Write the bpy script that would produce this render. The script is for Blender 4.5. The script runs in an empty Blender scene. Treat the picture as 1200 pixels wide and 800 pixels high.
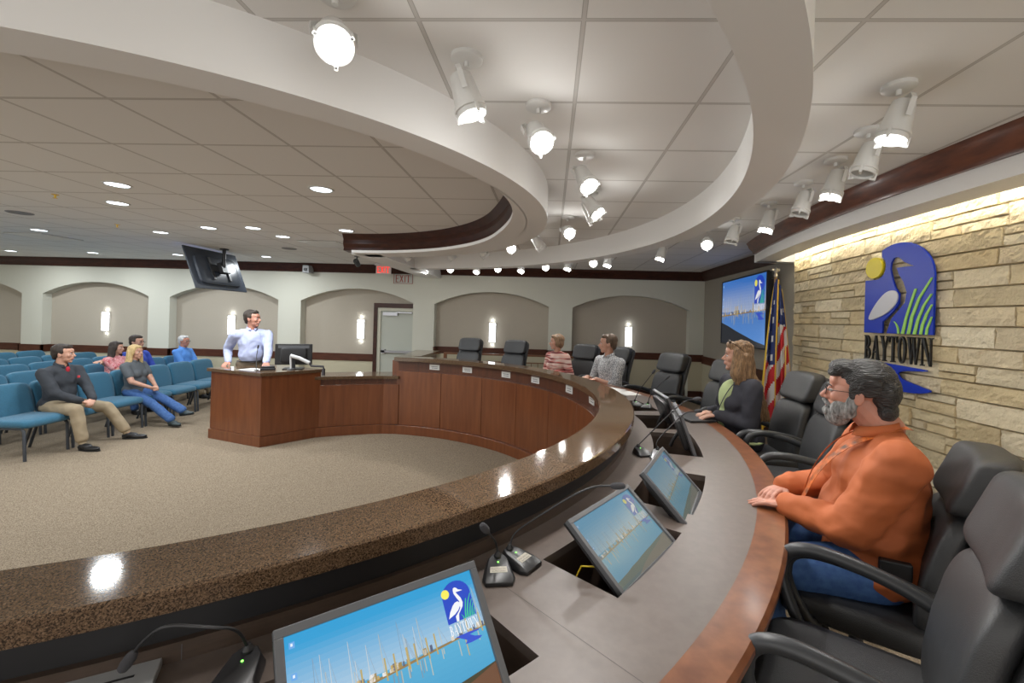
import bpy, bmesh, math, random
from mathutils import Vector, Matrix, Euler, noise
from math import sin, cos, pi, radians, sqrt, atan2, hypot

SC = bpy.context.scene
COL = SC.collection
FLOOR = -0.05      # main floor
DAIS = 0.20        # raised platform behind the desk
CEIL = 2.84
SOF = 2.59         # underside of the dropped rings
CX, CY = -2.57, 3.70   # centre shared by the curved desk and the ceiling rings

# ---------------------------------------------------------------- camera
YAW, ROLL, EYE = 0.040, 0.028, 1.75
fwd = Vector((-sin(YAW), cos(YAW), 0)); rgt = Vector((cos(YAW), sin(YAW), 0)); upv = Vector((0, 0, 1))
Rv = rgt * cos(ROLL) + upv * sin(ROLL); Uv = upv * cos(ROLL) - rgt * sin(ROLL)
cam = bpy.data.cameras.new('camera'); camo = bpy.data.objects.new('camera', cam); COL.objects.link(camo)
M = Matrix((Rv, Uv, -fwd)).transposed().to_4x4(); M.translation = Vector((0, 0, EYE)); camo.matrix_world = M
cam.sensor_width = 36; cam.lens = 517.0 / 1200 * 36; cam.shift_x = -24.5 / 1200; cam.shift_y = -25.7 / 1200
cam.clip_start = 0.03; cam.clip_end = 60
SC.camera = camo

# ---------------------------------------------------------------- world, exposure
w = bpy.data.worlds.new('world'); SC.world = w; w.use_nodes = True
w.node_tree.nodes['Background'].inputs[0].default_value = (1.0, 0.965, 0.92, 1); w.node_tree.nodes['Background'].inputs[1].default_value = 1.65
vs = SC.view_settings; vs.view_transform = 'Standard'; vs.look = 'None'; vs.gamma = 1.0; vs.exposure = 0.0; vs.use_curve_mapping = False
SPOT_W = 40.0; SPILL_W = 1.7; DOWN_W = 22.0; SCONCE_E = 3.6; COVE_W = 7.5

# ---------------------------------------------------------------- materials
MATS = {}
def mat(name, col=(0.5, 0.5, 0.5), rough=0.5, metal=0.0, emit=None, estr=0.0, noise_s=None, noise_amt=0.12, bump=0.0, bump_s=200.0,
        stretch=(1, 1, 1), spec=0.5, col2=None, coat=0.0, detail=3.0, sheen=0.0):
    if name in MATS: return MATS[name]
    m = bpy.data.materials.new(name); m.use_nodes = True; nt = m.node_tree; b = nt.nodes['Principled BSDF']
    b.inputs['Base Color'].default_value = (*col, 1); b.inputs['Roughness'].default_value = rough; b.inputs['Metallic'].default_value = metal
    b.inputs['Specular IOR Level'].default_value = spec; b.inputs['Coat Weight'].default_value = coat; b.inputs['Coat Roughness'].default_value = 0.15
    b.inputs['Sheen Weight'].default_value = sheen
    if emit: b.inputs['Emission Color'].default_value = (*emit, 1); b.inputs['Emission Strength'].default_value = estr
    if noise_s or bump:
        tc = nt.nodes.new('ShaderNodeTexCoord'); mp = nt.nodes.new('ShaderNodeMapping'); nt.links.new(tc.outputs['Object'], mp.inputs[0])
        mp.inputs['Scale'].default_value = stretch
    if noise_s:
        n = nt.nodes.new('ShaderNodeTexNoise'); n.inputs['Scale'].default_value = noise_s; n.inputs['Detail'].default_value = detail
        nt.links.new(mp.outputs[0], n.inputs['Vector'])
        r = nt.nodes.new('ShaderNodeValToRGB'); c2 = col2 or tuple(min(1, c * (1 + noise_amt * 2)) for c in col)
        c1 = col if col2 else tuple(c * (1 - noise_amt * 2) for c in col)
        r.color_ramp.elements[0].position = 0.32; r.color_ramp.elements[1].position = 0.68
        r.color_ramp.elements[0].color = (*c1, 1); r.color_ramp.elements[1].color = (*c2, 1)
        nt.links.new(n.outputs[0], r.inputs[0]); nt.links.new(r.outputs[0], b.inputs['Base Color'])
    if bump:
        n2 = nt.nodes.new('ShaderNodeTexNoise'); n2.inputs['Scale'].default_value = bump_s; n2.inputs['Detail'].default_value = 4 if bump_s > 30 else 0.6
        nt.links.new(mp.outputs[0], n2.inputs['Vector'])
        bp = nt.nodes.new('ShaderNodeBump'); bp.inputs['Strength'].default_value = min(1, bump); bp.inputs['Distance'].default_value = 0.01 * max(1, bump)
        nt.links.new(n2.outputs[0], bp.inputs['Height']); nt.links.new(bp.outputs[0], b.inputs['Normal'])
    MATS[name] = m; return m

def vcol_mat(name, rough=0.6, emit=0.0, bump=0.0, bump_s=40, vary=0.0, spec=0.5):
    if name in MATS: return MATS[name]
    m = bpy.data.materials.new(name); m.use_nodes = True; nt = m.node_tree; b = nt.nodes['Principled BSDF']
    a = nt.nodes.new('ShaderNodeAttribute'); a.attribute_name = 'Col'; b.inputs['Roughness'].default_value = rough
    b.inputs['Specular IOR Level'].default_value = spec
    src = a.outputs['Color']
    if vary:
        tc = nt.nodes.new('ShaderNodeTexCoord'); n = nt.nodes.new('ShaderNodeTexNoise'); n.inputs['Scale'].default_value = 14; n.inputs['Detail'].default_value = 6
        nt.links.new(tc.outputs['Object'], n.inputs['Vector'])
        mr = nt.nodes.new('ShaderNodeMapRange'); mr.inputs[1].default_value = 1.65; mr.inputs[2].default_value = 0.7; mr.inputs[3].default_value = 1 - vary; mr.inputs[4].default_value = 1 + vary
        nt.links.new(n.outputs[0], mr.inputs[0])
        mx = nt.nodes.new('ShaderNodeVectorMath'); mx.operation = 'SCALE'; nt.links.new(src, mx.inputs[0]); nt.links.new(mr.outputs[0], mx.inputs['Scale']); src = mx.outputs[0]
    if emit:
        b.inputs['Base Color'].default_value = (0.01, 0.01, 0.01, 1); b.inputs['Roughness'].default_value = 0.15
        nt.links.new(src, b.inputs['Emission Color']); b.inputs['Emission Strength'].default_value = emit
    else: nt.links.new(src, b.inputs['Base Color'])
    if bump:
        tc = nt.nodes.new('ShaderNodeTexCoord'); n2 = nt.nodes.new('ShaderNodeTexNoise'); n2.inputs['Scale'].default_value = bump_s; n2.inputs['Detail'].default_value = 8
        nt.links.new(tc.outputs['Object'], n2.inputs['Vector']); bp = nt.nodes.new('ShaderNodeBump'); bp.inputs['Distance'].default_value = 0.02; bp.inputs['Strength'].default_value = bump
        nt.links.new(n2.outputs[0], bp.inputs['Height']); nt.links.new(bp.outputs[0], b.inputs['Normal'])
    MATS[name] = m; return m

def tile_mat():
    m = bpy.data.materials.new('ceiling_tile'); m.use_nodes = True; nt = m.node_tree; b = nt.nodes['Principled BSDF']; N = nt.nodes; L = nt.links
    def mt(op, a, c=None, d=None):
        n = N.new('ShaderNodeMath'); n.operation = op
        for i, v in enumerate((a, c, d)):
            if v is None: continue
            if isinstance(v, (int, float)): n.inputs[i].default_value = v
            else: L.new(v, n.inputs[i])
        return n.outputs[0]
    tc = N.new('ShaderNodeTexCoord'); sp = N.new('ShaderNodeSeparateXYZ'); L.new(tc.outputs['Object'], sp.inputs[0]); X, Y = sp.outputs[0], sp.outputs[1]
    rr = mt('SQRT', mt('ADD', mt('POWER', mt('SUBTRACT', X, -2.80), 2), mt('POWER', mt('SUBTRACT', Y, 3.62), 2)))
    outer = mt('MULTIPLY', mt('GREATER_THAN', rr, 4.1), mt('GREATER_THAN', X, -2.3))
    xs = mt('SUBTRACT', X, mt('ADD', mt('MULTIPLY', outer, 0.385), 0.09))
    def line(v, off):
        f = mt('FRACT', mt('ADD', mt('DIVIDE', mt('SUBTRACT', v, off), 0.607), 100.5)); d = mt('ABSOLUTE', mt('SUBTRACT', f, 0.5)); return d
    dx = line(xs, 0.0); dy = line(Y, 2.21); d = mt('MINIMUM', dx, dy)
    bar = mt('LESS_THAN', d, 0.011); groove = mt('LESS_THAN', d, 0.016)
    n = N.new('ShaderNodeTexNoise'); n.inputs['Scale'].default_value = 260; L.new(tc.outputs['Object'], n.inputs['Vector'])
    mix = N.new('ShaderNodeMix'); mix.data_type = 'RGBA'; mix.inputs[6].default_value = (0.79, 0.78, 0.755, 1); mix.inputs[7].default_value = (0.45, 0.43, 0.40, 1); L.new(mt('SUBTRACT', groove, bar), mix.inputs[0])
    mix2 = N.new('ShaderNodeMix'); mix2.data_type = 'RGBA'; mix2.inputs[7].default_value = (0.58, 0.56, 0.53, 1); L.new(mix.outputs[2], mix2.inputs[6]); L.new(bar, mix2.inputs[0])
    L.new(mix2.outputs[2], b.inputs['Base Color']); b.inputs['Roughness'].default_value = 0.85
    bp = N.new('ShaderNodeBump'); bp.inputs['Distance'].default_value = 0.004; L.new(mt('ADD', mt('MULTIPLY', mt('SUBTRACT', 1, groove), 1.0), mt('ADD', bar, mt('MULTIPLY', n.outputs[0], 0.12))), bp.inputs['Height'])
    L.new(bp.outputs[0], b.inputs['Normal']); return m

def granite_mat():
    m = bpy.data.materials.new('brown_granite'); m.use_nodes = True; nt = m.node_tree; b = nt.nodes['Principled BSDF']; N = nt.nodes; L = nt.links
    tc = N.new('ShaderNodeTexCoord'); v = N.new('ShaderNodeTexVoronoi'); v.inputs['Scale'].default_value = 420; L.new(tc.outputs['Object'], v.inputs['Vector'])
    n = N.new('ShaderNodeTexNoise'); n.inputs['Scale'].default_value = 190; n.inputs['Detail'].default_value = 5; L.new(tc.outputs['Object'], n.inputs['Vector'])
    ad = N.new('ShaderNodeMath'); ad.operation = 'MULTIPLY_ADD'; L.new(v.outputs['Color'], ad.inputs[0]); ad.inputs[1].default_value = 0.45; 
    ml = N.new('ShaderNodeMath'); ml.operation = 'MULTIPLY'; L.new(n.outputs[0], ml.inputs[0]); ml.inputs[1].default_value = 0.6; L.new(ml.outputs[0], ad.inputs[2])
    r = N.new('ShaderNodeValToRGB'); e = r.color_ramp.elements; e[0].position = 0.30; e[0].color = (0.022, 0.015, 0.010, 1); e[1].position = 0.80; e[1].color = (0.235, 0.158, 0.100, 1)
    for p, c in ((0.42, (0.042, 0.028, 0.018, 1)), (0.52, (0.118, 0.071, 0.040, 1)), (0.64, (0.165, 0.105, 0.062, 1))):
        q = e.new(p); q.color = c
    L.new(ad.outputs[0], r.inputs[0]); L.new(r.outputs[0], b.inputs['Base Color']); b.inputs['Roughness'].default_value = 0.065
    return m

CHERRY = mat('cherry_wood', (0.130, 0.038, 0.013), 0.32, noise_s=2.2, col2=(0.185, 0.059, 0.020), stretch=(9, 9, 0.8), coat=0.25, detail=6)
CHERRY_H = mat('cherry_edge_wood', (0.13, 0.042, 0.016), 0.28, noise_s=5.0, col2=(0.22, 0.083, 0.035), stretch=(3, 3, 3), coat=0.4, detail=7)
DARKWOOD = mat('dark_trim_wood', (0.035, 0.012, 0.008), 0.42, noise_s=4.0, col2=(0.062, 0.020, 0.012), stretch=(2, 2, 6), spec=0.3)
REDWOOD = mat('reddish_crown_wood', (0.075, 0.022, 0.012), 0.33, noise_s=6.0, col2=(0.17, 0.055, 0.026), stretch=(1, 1, 5), coat=0.3, detail=5)
LAMINATE = mat('brown_laminate', (0.112, 0.088, 0.075), 0.40, noise_s=30.0, col2=(0.128, 0.101, 0.087), stretch=(1, 1, 1))
DARKLAM = mat('dark_brown_laminate', (0.060, 0.041, 0.030), 0.45, noise_s=20.0, col2=(0.075, 0.050, 0.037), stretch=(1, 1, 6))
GRANITE = granite_mat()
CARPET = mat('tan_carpet', (0.135, 0.100, 0.066), 0.95, noise_s=210.0, col2=(0.44, 0.36, 0.265), bump=0.9, bump_s=260, spec=0.1, detail=2)
PAINT = mat('white_soffit_paint', (0.84, 0.84, 0.83), 0.6)
WALLPAINT = mat('pale_green_wall_paint', (0.60, 0.60, 0.52), 0.7)
WAINSCOT = mat('straw_wall_panel', (0.50, 0.46, 0.33), 0.6)
FABRICWALL = mat('tan_fabric_panel', (0.43, 0.385, 0.315), 0.9, noise_s=90.0, noise_amt=0.04, bump=0.3, bump_s=400)
LEATHER = mat('black_leather', (0.034, 0.035, 0.037), 0.42, bump=0.25, bump_s=350, spec=0.5)
BLACKPL = mat('black_plastic', (0.016, 0.016, 0.018), 0.45)
GREYPL = mat('grey_plastic', (0.11, 0.115, 0.125), 0.4)
CHROME = mat('chrome', (0.75, 0.75, 0.77), 0.15, metal=1.0)
TEAL = mat('teal_fabric', (0.024, 0.120, 0.200), 0.9, noise_s=160.0, noise_amt=0.12, bump=0.3, bump_s=400, sheen=0.2)
STEELBLK = mat('dark_grey_steel', (0.035, 0.04, 0.048), 0.5)
WHITEMET = mat('white_enamel', (0.68, 0.68, 0.66), 0.35)
LAMP = mat('lit_lens', (1, 1, 1), 0.4, emit=(1.0, 0.95, 0.86), estr=14)
DIMLENS = mat('grey_glass_lens', (0.45, 0.47, 0.46), 0.15)
DOWNLAMP = mat('lit_downlight', (1, 1, 1), 0.4, emit=(0.82, 0.93, 1.0), estr=7)
SCONCE = mat('lit_sconce_glass', (1, 1, 1), 0.4, emit=(0.93, 0.97, 1.0), estr=SCONCE_E)
PAPER = mat('white_paper', (0.62, 0.62, 0.60), 0.7)
INK = mat('dark_ink', (0.02, 0.02, 0.02), 0.7)
LINERUB = mat('black_rubber', (0.01, 0.01, 0.01), 0.6)

# ---------------------------------------------------------------- mesh helpers
class G:
    def __init__(s): s.v = []; s.f = []; s.c = None; s.mi = []; s.cur = 0
    def add(s, vs, fs, col=None, M=None):
        o = len(s.v)
        s.v += [tuple(M @ Vector(p)) if M else tuple(p) for p in vs]; s.f += [tuple(i + o for i in f) for f in fs]; s.mi += [s.cur] * len(fs)
        if col is not None:
            if s.c is None: s.c = []
            s.c += [col] * len(fs) if not isinstance(col, list) else col
        return s
    def box(s, x0, x1, y0, y1, z0, z1, M=None, col=None):
        vs = [(x, y, z) for z in (z0, z1) for y in (y0, y1) for x in (x0, x1)]
        return s.add(vs, [(0, 2, 3, 1), (4, 5, 7, 6), (0, 1, 5, 4), (2, 6, 7, 3), (0, 4, 6, 2), (1, 3, 7, 5)], col, M)
    def prism(s, poly, z0, z1, M=None, col=None):
        a = sum(poly[i][0] * poly[(i + 1) % len(poly)][1] - poly[(i + 1) % len(poly)][0] * poly[i][1] for i in range(len(poly)))
        if a < 0: poly = poly[::-1]
        n = len(poly); vs = [(x, y, z0) for x, y in poly] + [(x, y, z1) for x, y in poly]
        return s.add(vs, [tuple(range(n))[::-1], tuple(range(n, 2 * n))] + [(i, (i + 1) % n, n + (i + 1) % n, n + i) for i in range(n)], col, M)
    def tube(s, pts, r, n=10, cap=True, col=None, M=None, flat=1.0):
        P = [Vector(p) for p in pts]; R = r if isinstance(r, (list, tuple)) else [r] * len(P); vs = []; fs = []
        t0 = (P[1] - P[0]).normalized(); ref = Vector((0, 0, 1)) if abs(t0.z) < 0.9 else Vector((1, 0, 0)); nx = t0.cross(ref).normalized()
        for i, p in enumerate(P):
            t = ((P[min(i + 1, len(P) - 1)] - P[max(i - 1, 0)])).normalized(); nx = (nx - t * nx.dot(t)).normalized(); ny = t.cross(nx)
            for k in range(n):
                a = 2 * pi * k / n; vs.append(p + (nx * cos(a) + ny * sin(a) * flat) * R[i])
        for i in range(len(P) - 1):
            for k in range(n): fs.append((i * n + k, i * n + (k + 1) % n, (i + 1) * n + (k + 1) % n, (i + 1) * n + k))
        if cap: fs.append(tuple(range(n))[::-1]); fs.append(tuple(range((len(P) - 1) * n, len(P) * n)))
        return s.add(vs, fs, col, M)
    def lathe(s, prof, n=24, M=None, col=None, cap=True):   # prof: (r,z) list, revolve about z
        vs = [(r * cos(2 * pi * k / n), r * sin(2 * pi * k / n), z) for r, z in prof for k in range(n)]; fs = []
        for i in range(len(prof) - 1):
            for k in range(n): fs.append((i * n + k, i * n + (k + 1) % n, (i + 1) * n + (k + 1) % n, (i + 1) * n + k))
        if cap: fs.append(tuple(range(n))[::-1]); fs.append(tuple(range((len(prof) - 1) * n, len(prof) * n)))
        return s.add(vs, fs, col, M)
    def sel(s, c, rad, e1=1.0, e2=1.0, M=None, n=24, m=14, fn=None, col=None):   # superellipsoid
        def p(v, e): return math.copysign(abs(v) ** e, v)
        vs = []; fs = []
        for j in range(m + 1):
            v = -pi / 2 + pi * j / m
            for i in range(n):
                u = 2 * pi * i / n
                q = [c[0] + rad[0] * p(cos(v), e1) * p(cos(u), e2), c[1] + rad[1] * p(cos(v), e1) * p(sin(u), e2), c[2] + rad[2] * p(sin(v), e1)]
                if fn: q = fn(*q)
                vs.append(q)
        for j in range(m):
            for i in range(n): fs.append((j * n + i, j * n + (i + 1) % n, (j + 1) * n + (i + 1) % n, (j + 1) * n + i))
        return s.add(vs, fs, col, M)
    def arc(s, r0, r1, z0, z1, t0, t1, n=48, c=(CX, CY), col=None):   # annular sector solid, degrees
        vs = []; fs = []
        for i in range(n + 1):
            t = radians(t0 + (t1 - t0) * i / n)
            for r, z in ((r0, z0), (r1, z0), (r1, z1), (r0, z1)): vs.append((c[0] + r * cos(t), c[1] + r * sin(t), z))
        for i in range(n):
            for k in range(4): fs.append((i * 4 + k, i * 4 + (k + 1) % 4, i * 4 + 4 + (k + 1) % 4, i * 4 + 4 + k))
        fs.append((0, 3, 2, 1)); fs.append((n * 4, n * 4 + 1, n * 4 + 2, n * 4 + 3))
        return s.add(vs, fs, col)
    def sweep_arc(s, prof, t0, t1, n=60, c=(CX, CY)):   # closed profile (r,z) along an arc
        vs = []; fs = []; k = len(prof)
        for i in range(n + 1):
            t = radians(t0 + (t1 - t0) * i / n); vs += [(c[0] + r * cos(t), c[1] + r * sin(t), z) for r, z in prof]
        for i in range(n):
            for j in range(k): fs.append((i * k + j, i * k + (j + 1) % k, (i + 1) * k + (j + 1) % k, (i + 1) * k + j))
        fs.append(tuple(range(k))[::-1]); fs.append(tuple(range(n * k, n * k + k)))
        return s.add(vs, fs)
    def quad(s, a, b, c, d, col=None): return s.add([a, b, c, d], [(0, 1, 2, 3)], col)
    def build(s, name, m, parent=None, smooth=False, label=None, bevel=0.0, subsurf=0, auto=True):
        me = bpy.data.meshes.new(name); me.from_pydata(s.v, [], s.f); me.validate()
        bm = bmesh.new(); bm.from_mesh(me); 
        if s.c is None: bmesh.ops.recalc_face_normals(bm, faces=bm.faces)
        bm.to_mesh(me); bm.free()
        ms = m if isinstance(m, (list, tuple)) else [m]
        for q in ms: me.materials.append(q)
        if len(ms) > 1 and len(s.mi) == len(me.polygons):
            me.polygons.foreach_set('material_index', s.mi)
        if s.c is not None and len(s.c) == len(me.polygons):
            ca = me.color_attributes.new('Col', 'FLOAT_COLOR', 'CORNER'); buf = []
            for p in me.polygons: buf += list((*s.c[p.index], 1.0)) * p.loop_total
            ca.data.foreach_set('color', buf)
        if smooth:
            me.polygons.foreach_set('use_smooth', [True] * len(me.polygons))
            if auto: me.set_sharp_from_angle(angle=radians(38))
        o = bpy.data.objects.new(name, me); COL.objects.link(o)
        if parent: o.parent = parent
        if label: o['label'] = label
        if bevel:
            b = o.modifiers.new('bevel', 'BEVEL'); b.width = bevel; b.segments = 2; b.limit_method = 'ANGLE'; b.angle_limit = radians(40)
        if subsurf:
            b = o.modifiers.new('subdiv', 'SUBSURF'); b.levels = subsurf; b.render_levels = subsurf
        return o

def tag(o, label=None, cat=None, group=None, kind=None):
    if label: o['label'] = label
    if cat: o['category'] = cat
    if group: o['group'] = group
    if kind: o['kind'] = kind
    return o
def empty(name, loc=(0, 0, 0), rz=0.0):
    o = bpy.data.objects.new(name, None); o.empty_display_size = 0.1; COL.objects.link(o); o.location = loc; o.rotation_euler = (0, 0, rz); return o
def struct(g, name, m, **k):
    o = g.build(name, m, **k); o['kind'] = 'structure'; return o
def copy_tree(o, parent=None):
    c = o.copy(); COL.objects.link(c); c.parent = parent
    for ch in [x for x in bpy.data.objects if x.parent == o and x.type != 'LIGHT']: copy_tree(ch, c)
    return c
def pol(r, th, z=0.0):
    return Vector((CX + r * cos(radians(th)), CY + r * sin(radians(th)), z))
def basis(x, y, z, o=(0, 0, 0)):
    m = Matrix((Vector(x), Vector(y), Vector(z))).transposed().to_4x4(); m.translation = Vector(o); return m
# ================================================================ the setting
XL, XR, YB, YF = -13.5, 3.25, -2.4, 9.5
g = G(); g.box(XL, 5.5, YB, YF + 0.3, FLOOR - 0.1, FLOOR); struct(g, 'floor', CARPET)
# ceiling
g = G(); g.box(XL, 5.5, YB, YF + 0.3, CEIL, CEIL + 0.1); struct(g, 'ceiling', tile_mat())
# far wall with arched niches
niches = [(-14.4, -11.95), (-11.46, -8.98), (-8.49, -6.01), (-5.50, -3.00), (-2.53, -0.045), (0.465, 2.945)]
SPR, APX, ND = 2.03, 2.32, 0.19
def arch_z(x, a, b):
    c = (a + b) / 2; h = (b - a) / 2; s = APX - SPR; R = (h * h + s * s) / (2 * s); return APX - R + sqrt(max(R * R - (x - c) ** 2, 0))
g = G(); g.cur = 0
xs = XL
for a, b in niches:
    if a > xs: g.box(xs, a, YF, YF + 0.3, FLOOR, CEIL)
    n = 28; aa = max(a, XL)
    for i in range(n):
        x0 = aa + (b - aa) * i / n; x1 = aa + (b - aa) * (i + 1) / n; z0 = arch_z(x0, a, b); z1 = arch_z(x1, a, b)
        vs = [(x0, YF, z0), (x1, YF, z1), (x1, YF, CEIL), (x0, YF, CEIL), (x0, YF + ND, z0), (x1, YF + ND, z1)]
        g.add(vs, [(0, 1, 2, 3), (0, 4, 5, 1)])
    xs = b
g.box(xs, XR + 0.3, YF, YF + 0.3, FLOOR, CEIL)
struct(g, 'wall_far', WALLPAINT)
# fabric lining at the back of each niche
for i, (a, b) in enumerate(niches):
    g = G(); a = max(a, XL); 
    g.box(a, b, YF + ND, YF + ND + 0.05, FLOOR, APX + 0.05); struct(g, 'wall_niche_far', FABRICWALL)
# wainscot (straw panel below the rail)
def rail(x0, x1, y, zt, zb):
    return (x0, x1, y - 0.03, y + 0.02, zb, zt)
g = G(); gb = G(); gw = G(); xs = XL
for a, b in niches + [(XR, XR)]:
    zt, zb = (1.10, 0.95) if a > -2.6 or b >= XR else (0.88, 0.72)
    px0, px1 = xs, a
    if px1 > px0:
        zt2, zb2 = (1.10, 0.95) if px1 > -2.2 else (0.88, 0.72)
        g.box(*rail(px0 - (0.03 if px0 > XL else 0), px1 + (0.03 if px1 < XR else 0), YF, zt2, zb2)); gw.box(px0, px1, YF - 0.012, YF, FLOOR, zb2)
        fl = DAIS if px1 > -2.2 else FLOOR; gb.box(px0, px1, YF - 0.025, YF, fl, fl + 0.13)
    if b > a:
        aa = max(a, XL)
        x1 = b if b != -3.00 else -3.93      # the door interrupts this niche
        g.box(*rail(aa, x1, YF + ND, zt, zb)); gw.box(aa, x1, YF + ND - 0.012, YF + ND, FLOOR, zb)
        g.box(aa, aa + 0.03, YF - 0.03, YF + ND, zb, zt)
        if x1 == b: g.box(b - 0.03, b, YF - 0.03, YF + ND, zb, zt)
        fl = DAIS if a > -2.6 else FLOOR; gb.box(aa, x1, YF + ND - 0.025, YF + ND, fl, fl + 0.13)
    xs = b
struct(g, 'trim_1', DARKWOOD if False else mat('rail_wood', (0.065, 0.022, 0.012), 0.5, noise_s=4, col2=(0.10, 0.034, 0.018), stretch=(1, 1, 6), spec=0.25), bevel=0.004)
struct(gb, 'baseboard_far', DARKWOOD, bevel=0.004); struct(gw, 'trim_2', WAINSCOT)
# door in the fourth niche
yb = YF + ND
d = empty('door_1', (-3.30, yb, FLOOR)); d['kind'] = 'structure'
DOORP = mat('pale_door_paint', (0.46, 0.48, 0.42), 0.5)
g = G(); g.box(-0.46, 0.46, -0.03, 0.0, 0, 1.90); g.build('door_panel', DOORP, d)
g = G(); g.box(-0.53, -0.46, -0.06, 0.0, 0, 1.97); g.box(0.46, 0.53, -0.06, 0, 0, 1.97); g.box(-0.46, 0.46, -0.06, 0, 1.90, 1.97); g.build('door_frame', mat('cream_frame', (0.55, 0.54, 0.44), 0.5), d)
g = G(); g.box(-0.61, -0.53, -0.08, 0.0, 0, 2.07); g.box(0.53, 0.61, -0.08, 0, 0, 1.97); g.box(-0.53, 0.61, -0.08, 0, 1.97, 2.07); g.build('door_casing', DARKWOOD, d, label='dark wood door casing')
g = G(); g.box(-0.40, -0.08, -0.09, -0.03, 1.80, 1.87); g.box(-0.1, 0.25, -0.1, -0.07, 1.86, 1.88); g.build('door_closer', mat('satin_steel', (0.4, 0.4, 0.42), 0.35, metal=0.8), d)
g = G(); g.box(-0.42, 0.40, -0.10, -0.06, 0.98, 1.03); g.box(-0.42, -0.34, -0.10, -0.03, 0.96, 1.05); g.box(0.32, 0.40, -0.10, -0.03, 0.96, 1.05); g.build('push_bar', MATS['satin_steel'], d)
# side wall on the right, behind the flag, and stone wall
STX, STY, STR = 2.84, 3.4, 12.0
def stone_x(y): return STX + STR - sqrt(STR * STR - (y - STY) ** 2)
YE = 5.62
g = G(); g.box(XR, XR + 0.2, YE - 0.4, YF, FLOOR, CEIL); struct(g, 'wall_right', mat('side_fabric_wall', (0.36, 0.33, 0.275), 0.85, noise_s=80, noise_amt=0.04, bump=0.2, bump_s=400))
g = G(); g.box(XR - 0.035, XR, YE, YF, 0.92, 1.08); struct(g, 'trim_3', MATS['rail_wood'], bevel=0.004)
g = G(); g.box(XR - 0.02, XR, YE, YF, DAIS, DAIS + 0.13); struct(g, 'baseboard_right', DARKWOOD)
g = G(); g.box(XR - 0.012, XR, YE, YF, DAIS, 0.92); struct(g, 'trim_4', WAINSCOT)
# back wall left out behind the camera (unseen) so world light fills the room
g = G(); g.box(XL - 0.2, XL, YB, YF, FLOOR, CEIL); struct(g, 'wall_left', WALLPAINT)

# stone wall: ledge stones as real blocks on the gently bowed wall
rnd = random.Random(11)
def stone_wall():
    g = G(); y0, y1 = -2.4, YE; z = DAIS - 0.02
    pal = [(0.64, 0.54, 0.35), (0.70, 0.61, 0.43), (0.58, 0.49, 0.32), (0.66, 0.54, 0.33), (0.61, 0.52, 0.36), (0.72, 0.64, 0.47)]
    def block(a, b, za, zb):
        gap = 0.0018; a += gap; b -= gap; za += gap; zb -= gap
        pr = rnd.uniform(0.020, 0.036); c = rnd.choice(pal); k = rnd.uniform(0.9, 1.08); c = tuple(q * k for q in c)
        nu = max(2, int((b - a) / 0.03)); nv = max(2, int((zb - za) / 0.022)); ch = 0.005; vs = []; fs = []
        sd = rnd.uniform(0, 100)
        for j in range(nv + 3):
            for i in range(nu + 3):
                u = min(max(i - 1, 0), nu) / nu; v = min(max(j - 1, 0), nv) / nv
                border = i in (0, nu + 2) or j in (0, nv + 2)
                yy = a + (b - a) * (u if border else (ch / (b - a) + u * (1 - 2 * ch / (b - a)))); zz = za + (zb - za) * (v if border else (ch / (zb - za) + v * (1 - 2 * ch / (zb - za))))
                d = 0.0 if border else pr + 0.014 * noise.noise(Vector((yy * 12 + sd, zz * 16, 0))) + 0.009 * noise.noise(Vector((yy * 38 + sd, zz * 45, 3)))
                vs.append((stone_x(yy) - max(d, 0), yy, zz))
        W = nu + 3
        for j in range(nv + 2):
            for i in range(nu + 2): fs.append((j * W + i, j * W + i + 1, (j + 1) * W + i + 1, (j + 1) * W + i))
        g.add(vs, [f[::-1] for f in fs], c)
    while z < CEIL:
        h = rnd.choice([0.095, 0.115, 0.13, 0.145]); y = y0 + rnd.uniform(-0.2, 0)
        while y < y1:
            l = rnd.uniform(0.22, 0.66); e = min(y + l, y1)
            if y1 - e < 0.12: e = y1
            t = rnd.random()
            if t < 0.22:
                s = z + h * rnd.uniform(0.4, 0.6); m = y + (e - y) * rnd.uniform(0.35, 0.65)
                block(y, e, s, z + h)
                if e - y > 0.36: block(y, m, z, s); block(m, e, z, s)
                else: block(y, e, z, s)
            else: block(y, e, z, z + h)
            y = e
        z += h
    # mortar backing and end return
    n = 40
    for i in range(n):
        a = -3.1 + (YE + 3.1) * i / n; b = -3.1 + (YE + 3.1) * (i + 1) / n
        g.add([(stone_x(a) + 0.003, a, FLOOR), (stone_x(b) + 0.003, b, FLOOR), (stone_x(b) + 0.003, b, CEIL), (stone_x(a) + 0.003, a, CEIL)], [(0, 1, 2, 3)], (0.42, 0.34, 0.24))
    zz = DAIS
    while zz < CEIL:
        hh = rnd.choice([0.08, 0.1, 0.13]); g.box(stone_x(YE) - 0.02, XR + 0.01, YE - 0.02, YE + rnd.uniform(0.004, 0.02), zz + 0.003, min(zz + hh, CEIL) - 0.003, col=[(0.44, 0.37, 0.27)] * 6); zz += hh
    return g
struct(stone_wall(), 'wall_stone', vcol_mat('ledge_stone', 0.9, bump=0.7, bump_s=55, vary=0.13, spec=0.2))

# dais platform (raised carpeted floor behind the desk)
g = G(); pts = [pol(3.05, t)[:2] for t in range(-100, 89, 4)]
poly = [(-2.5, pts[-1][1])] + [tuple(p) for p in pts[::-1]] + [(CX - 0.4, YB), (3.2, YB), (XR, YF + ND), (-2.5, YF + ND)]
g.prism(poly, FLOOR, DAIS); struct(g, 'floor_dais', CARPET)

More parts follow.
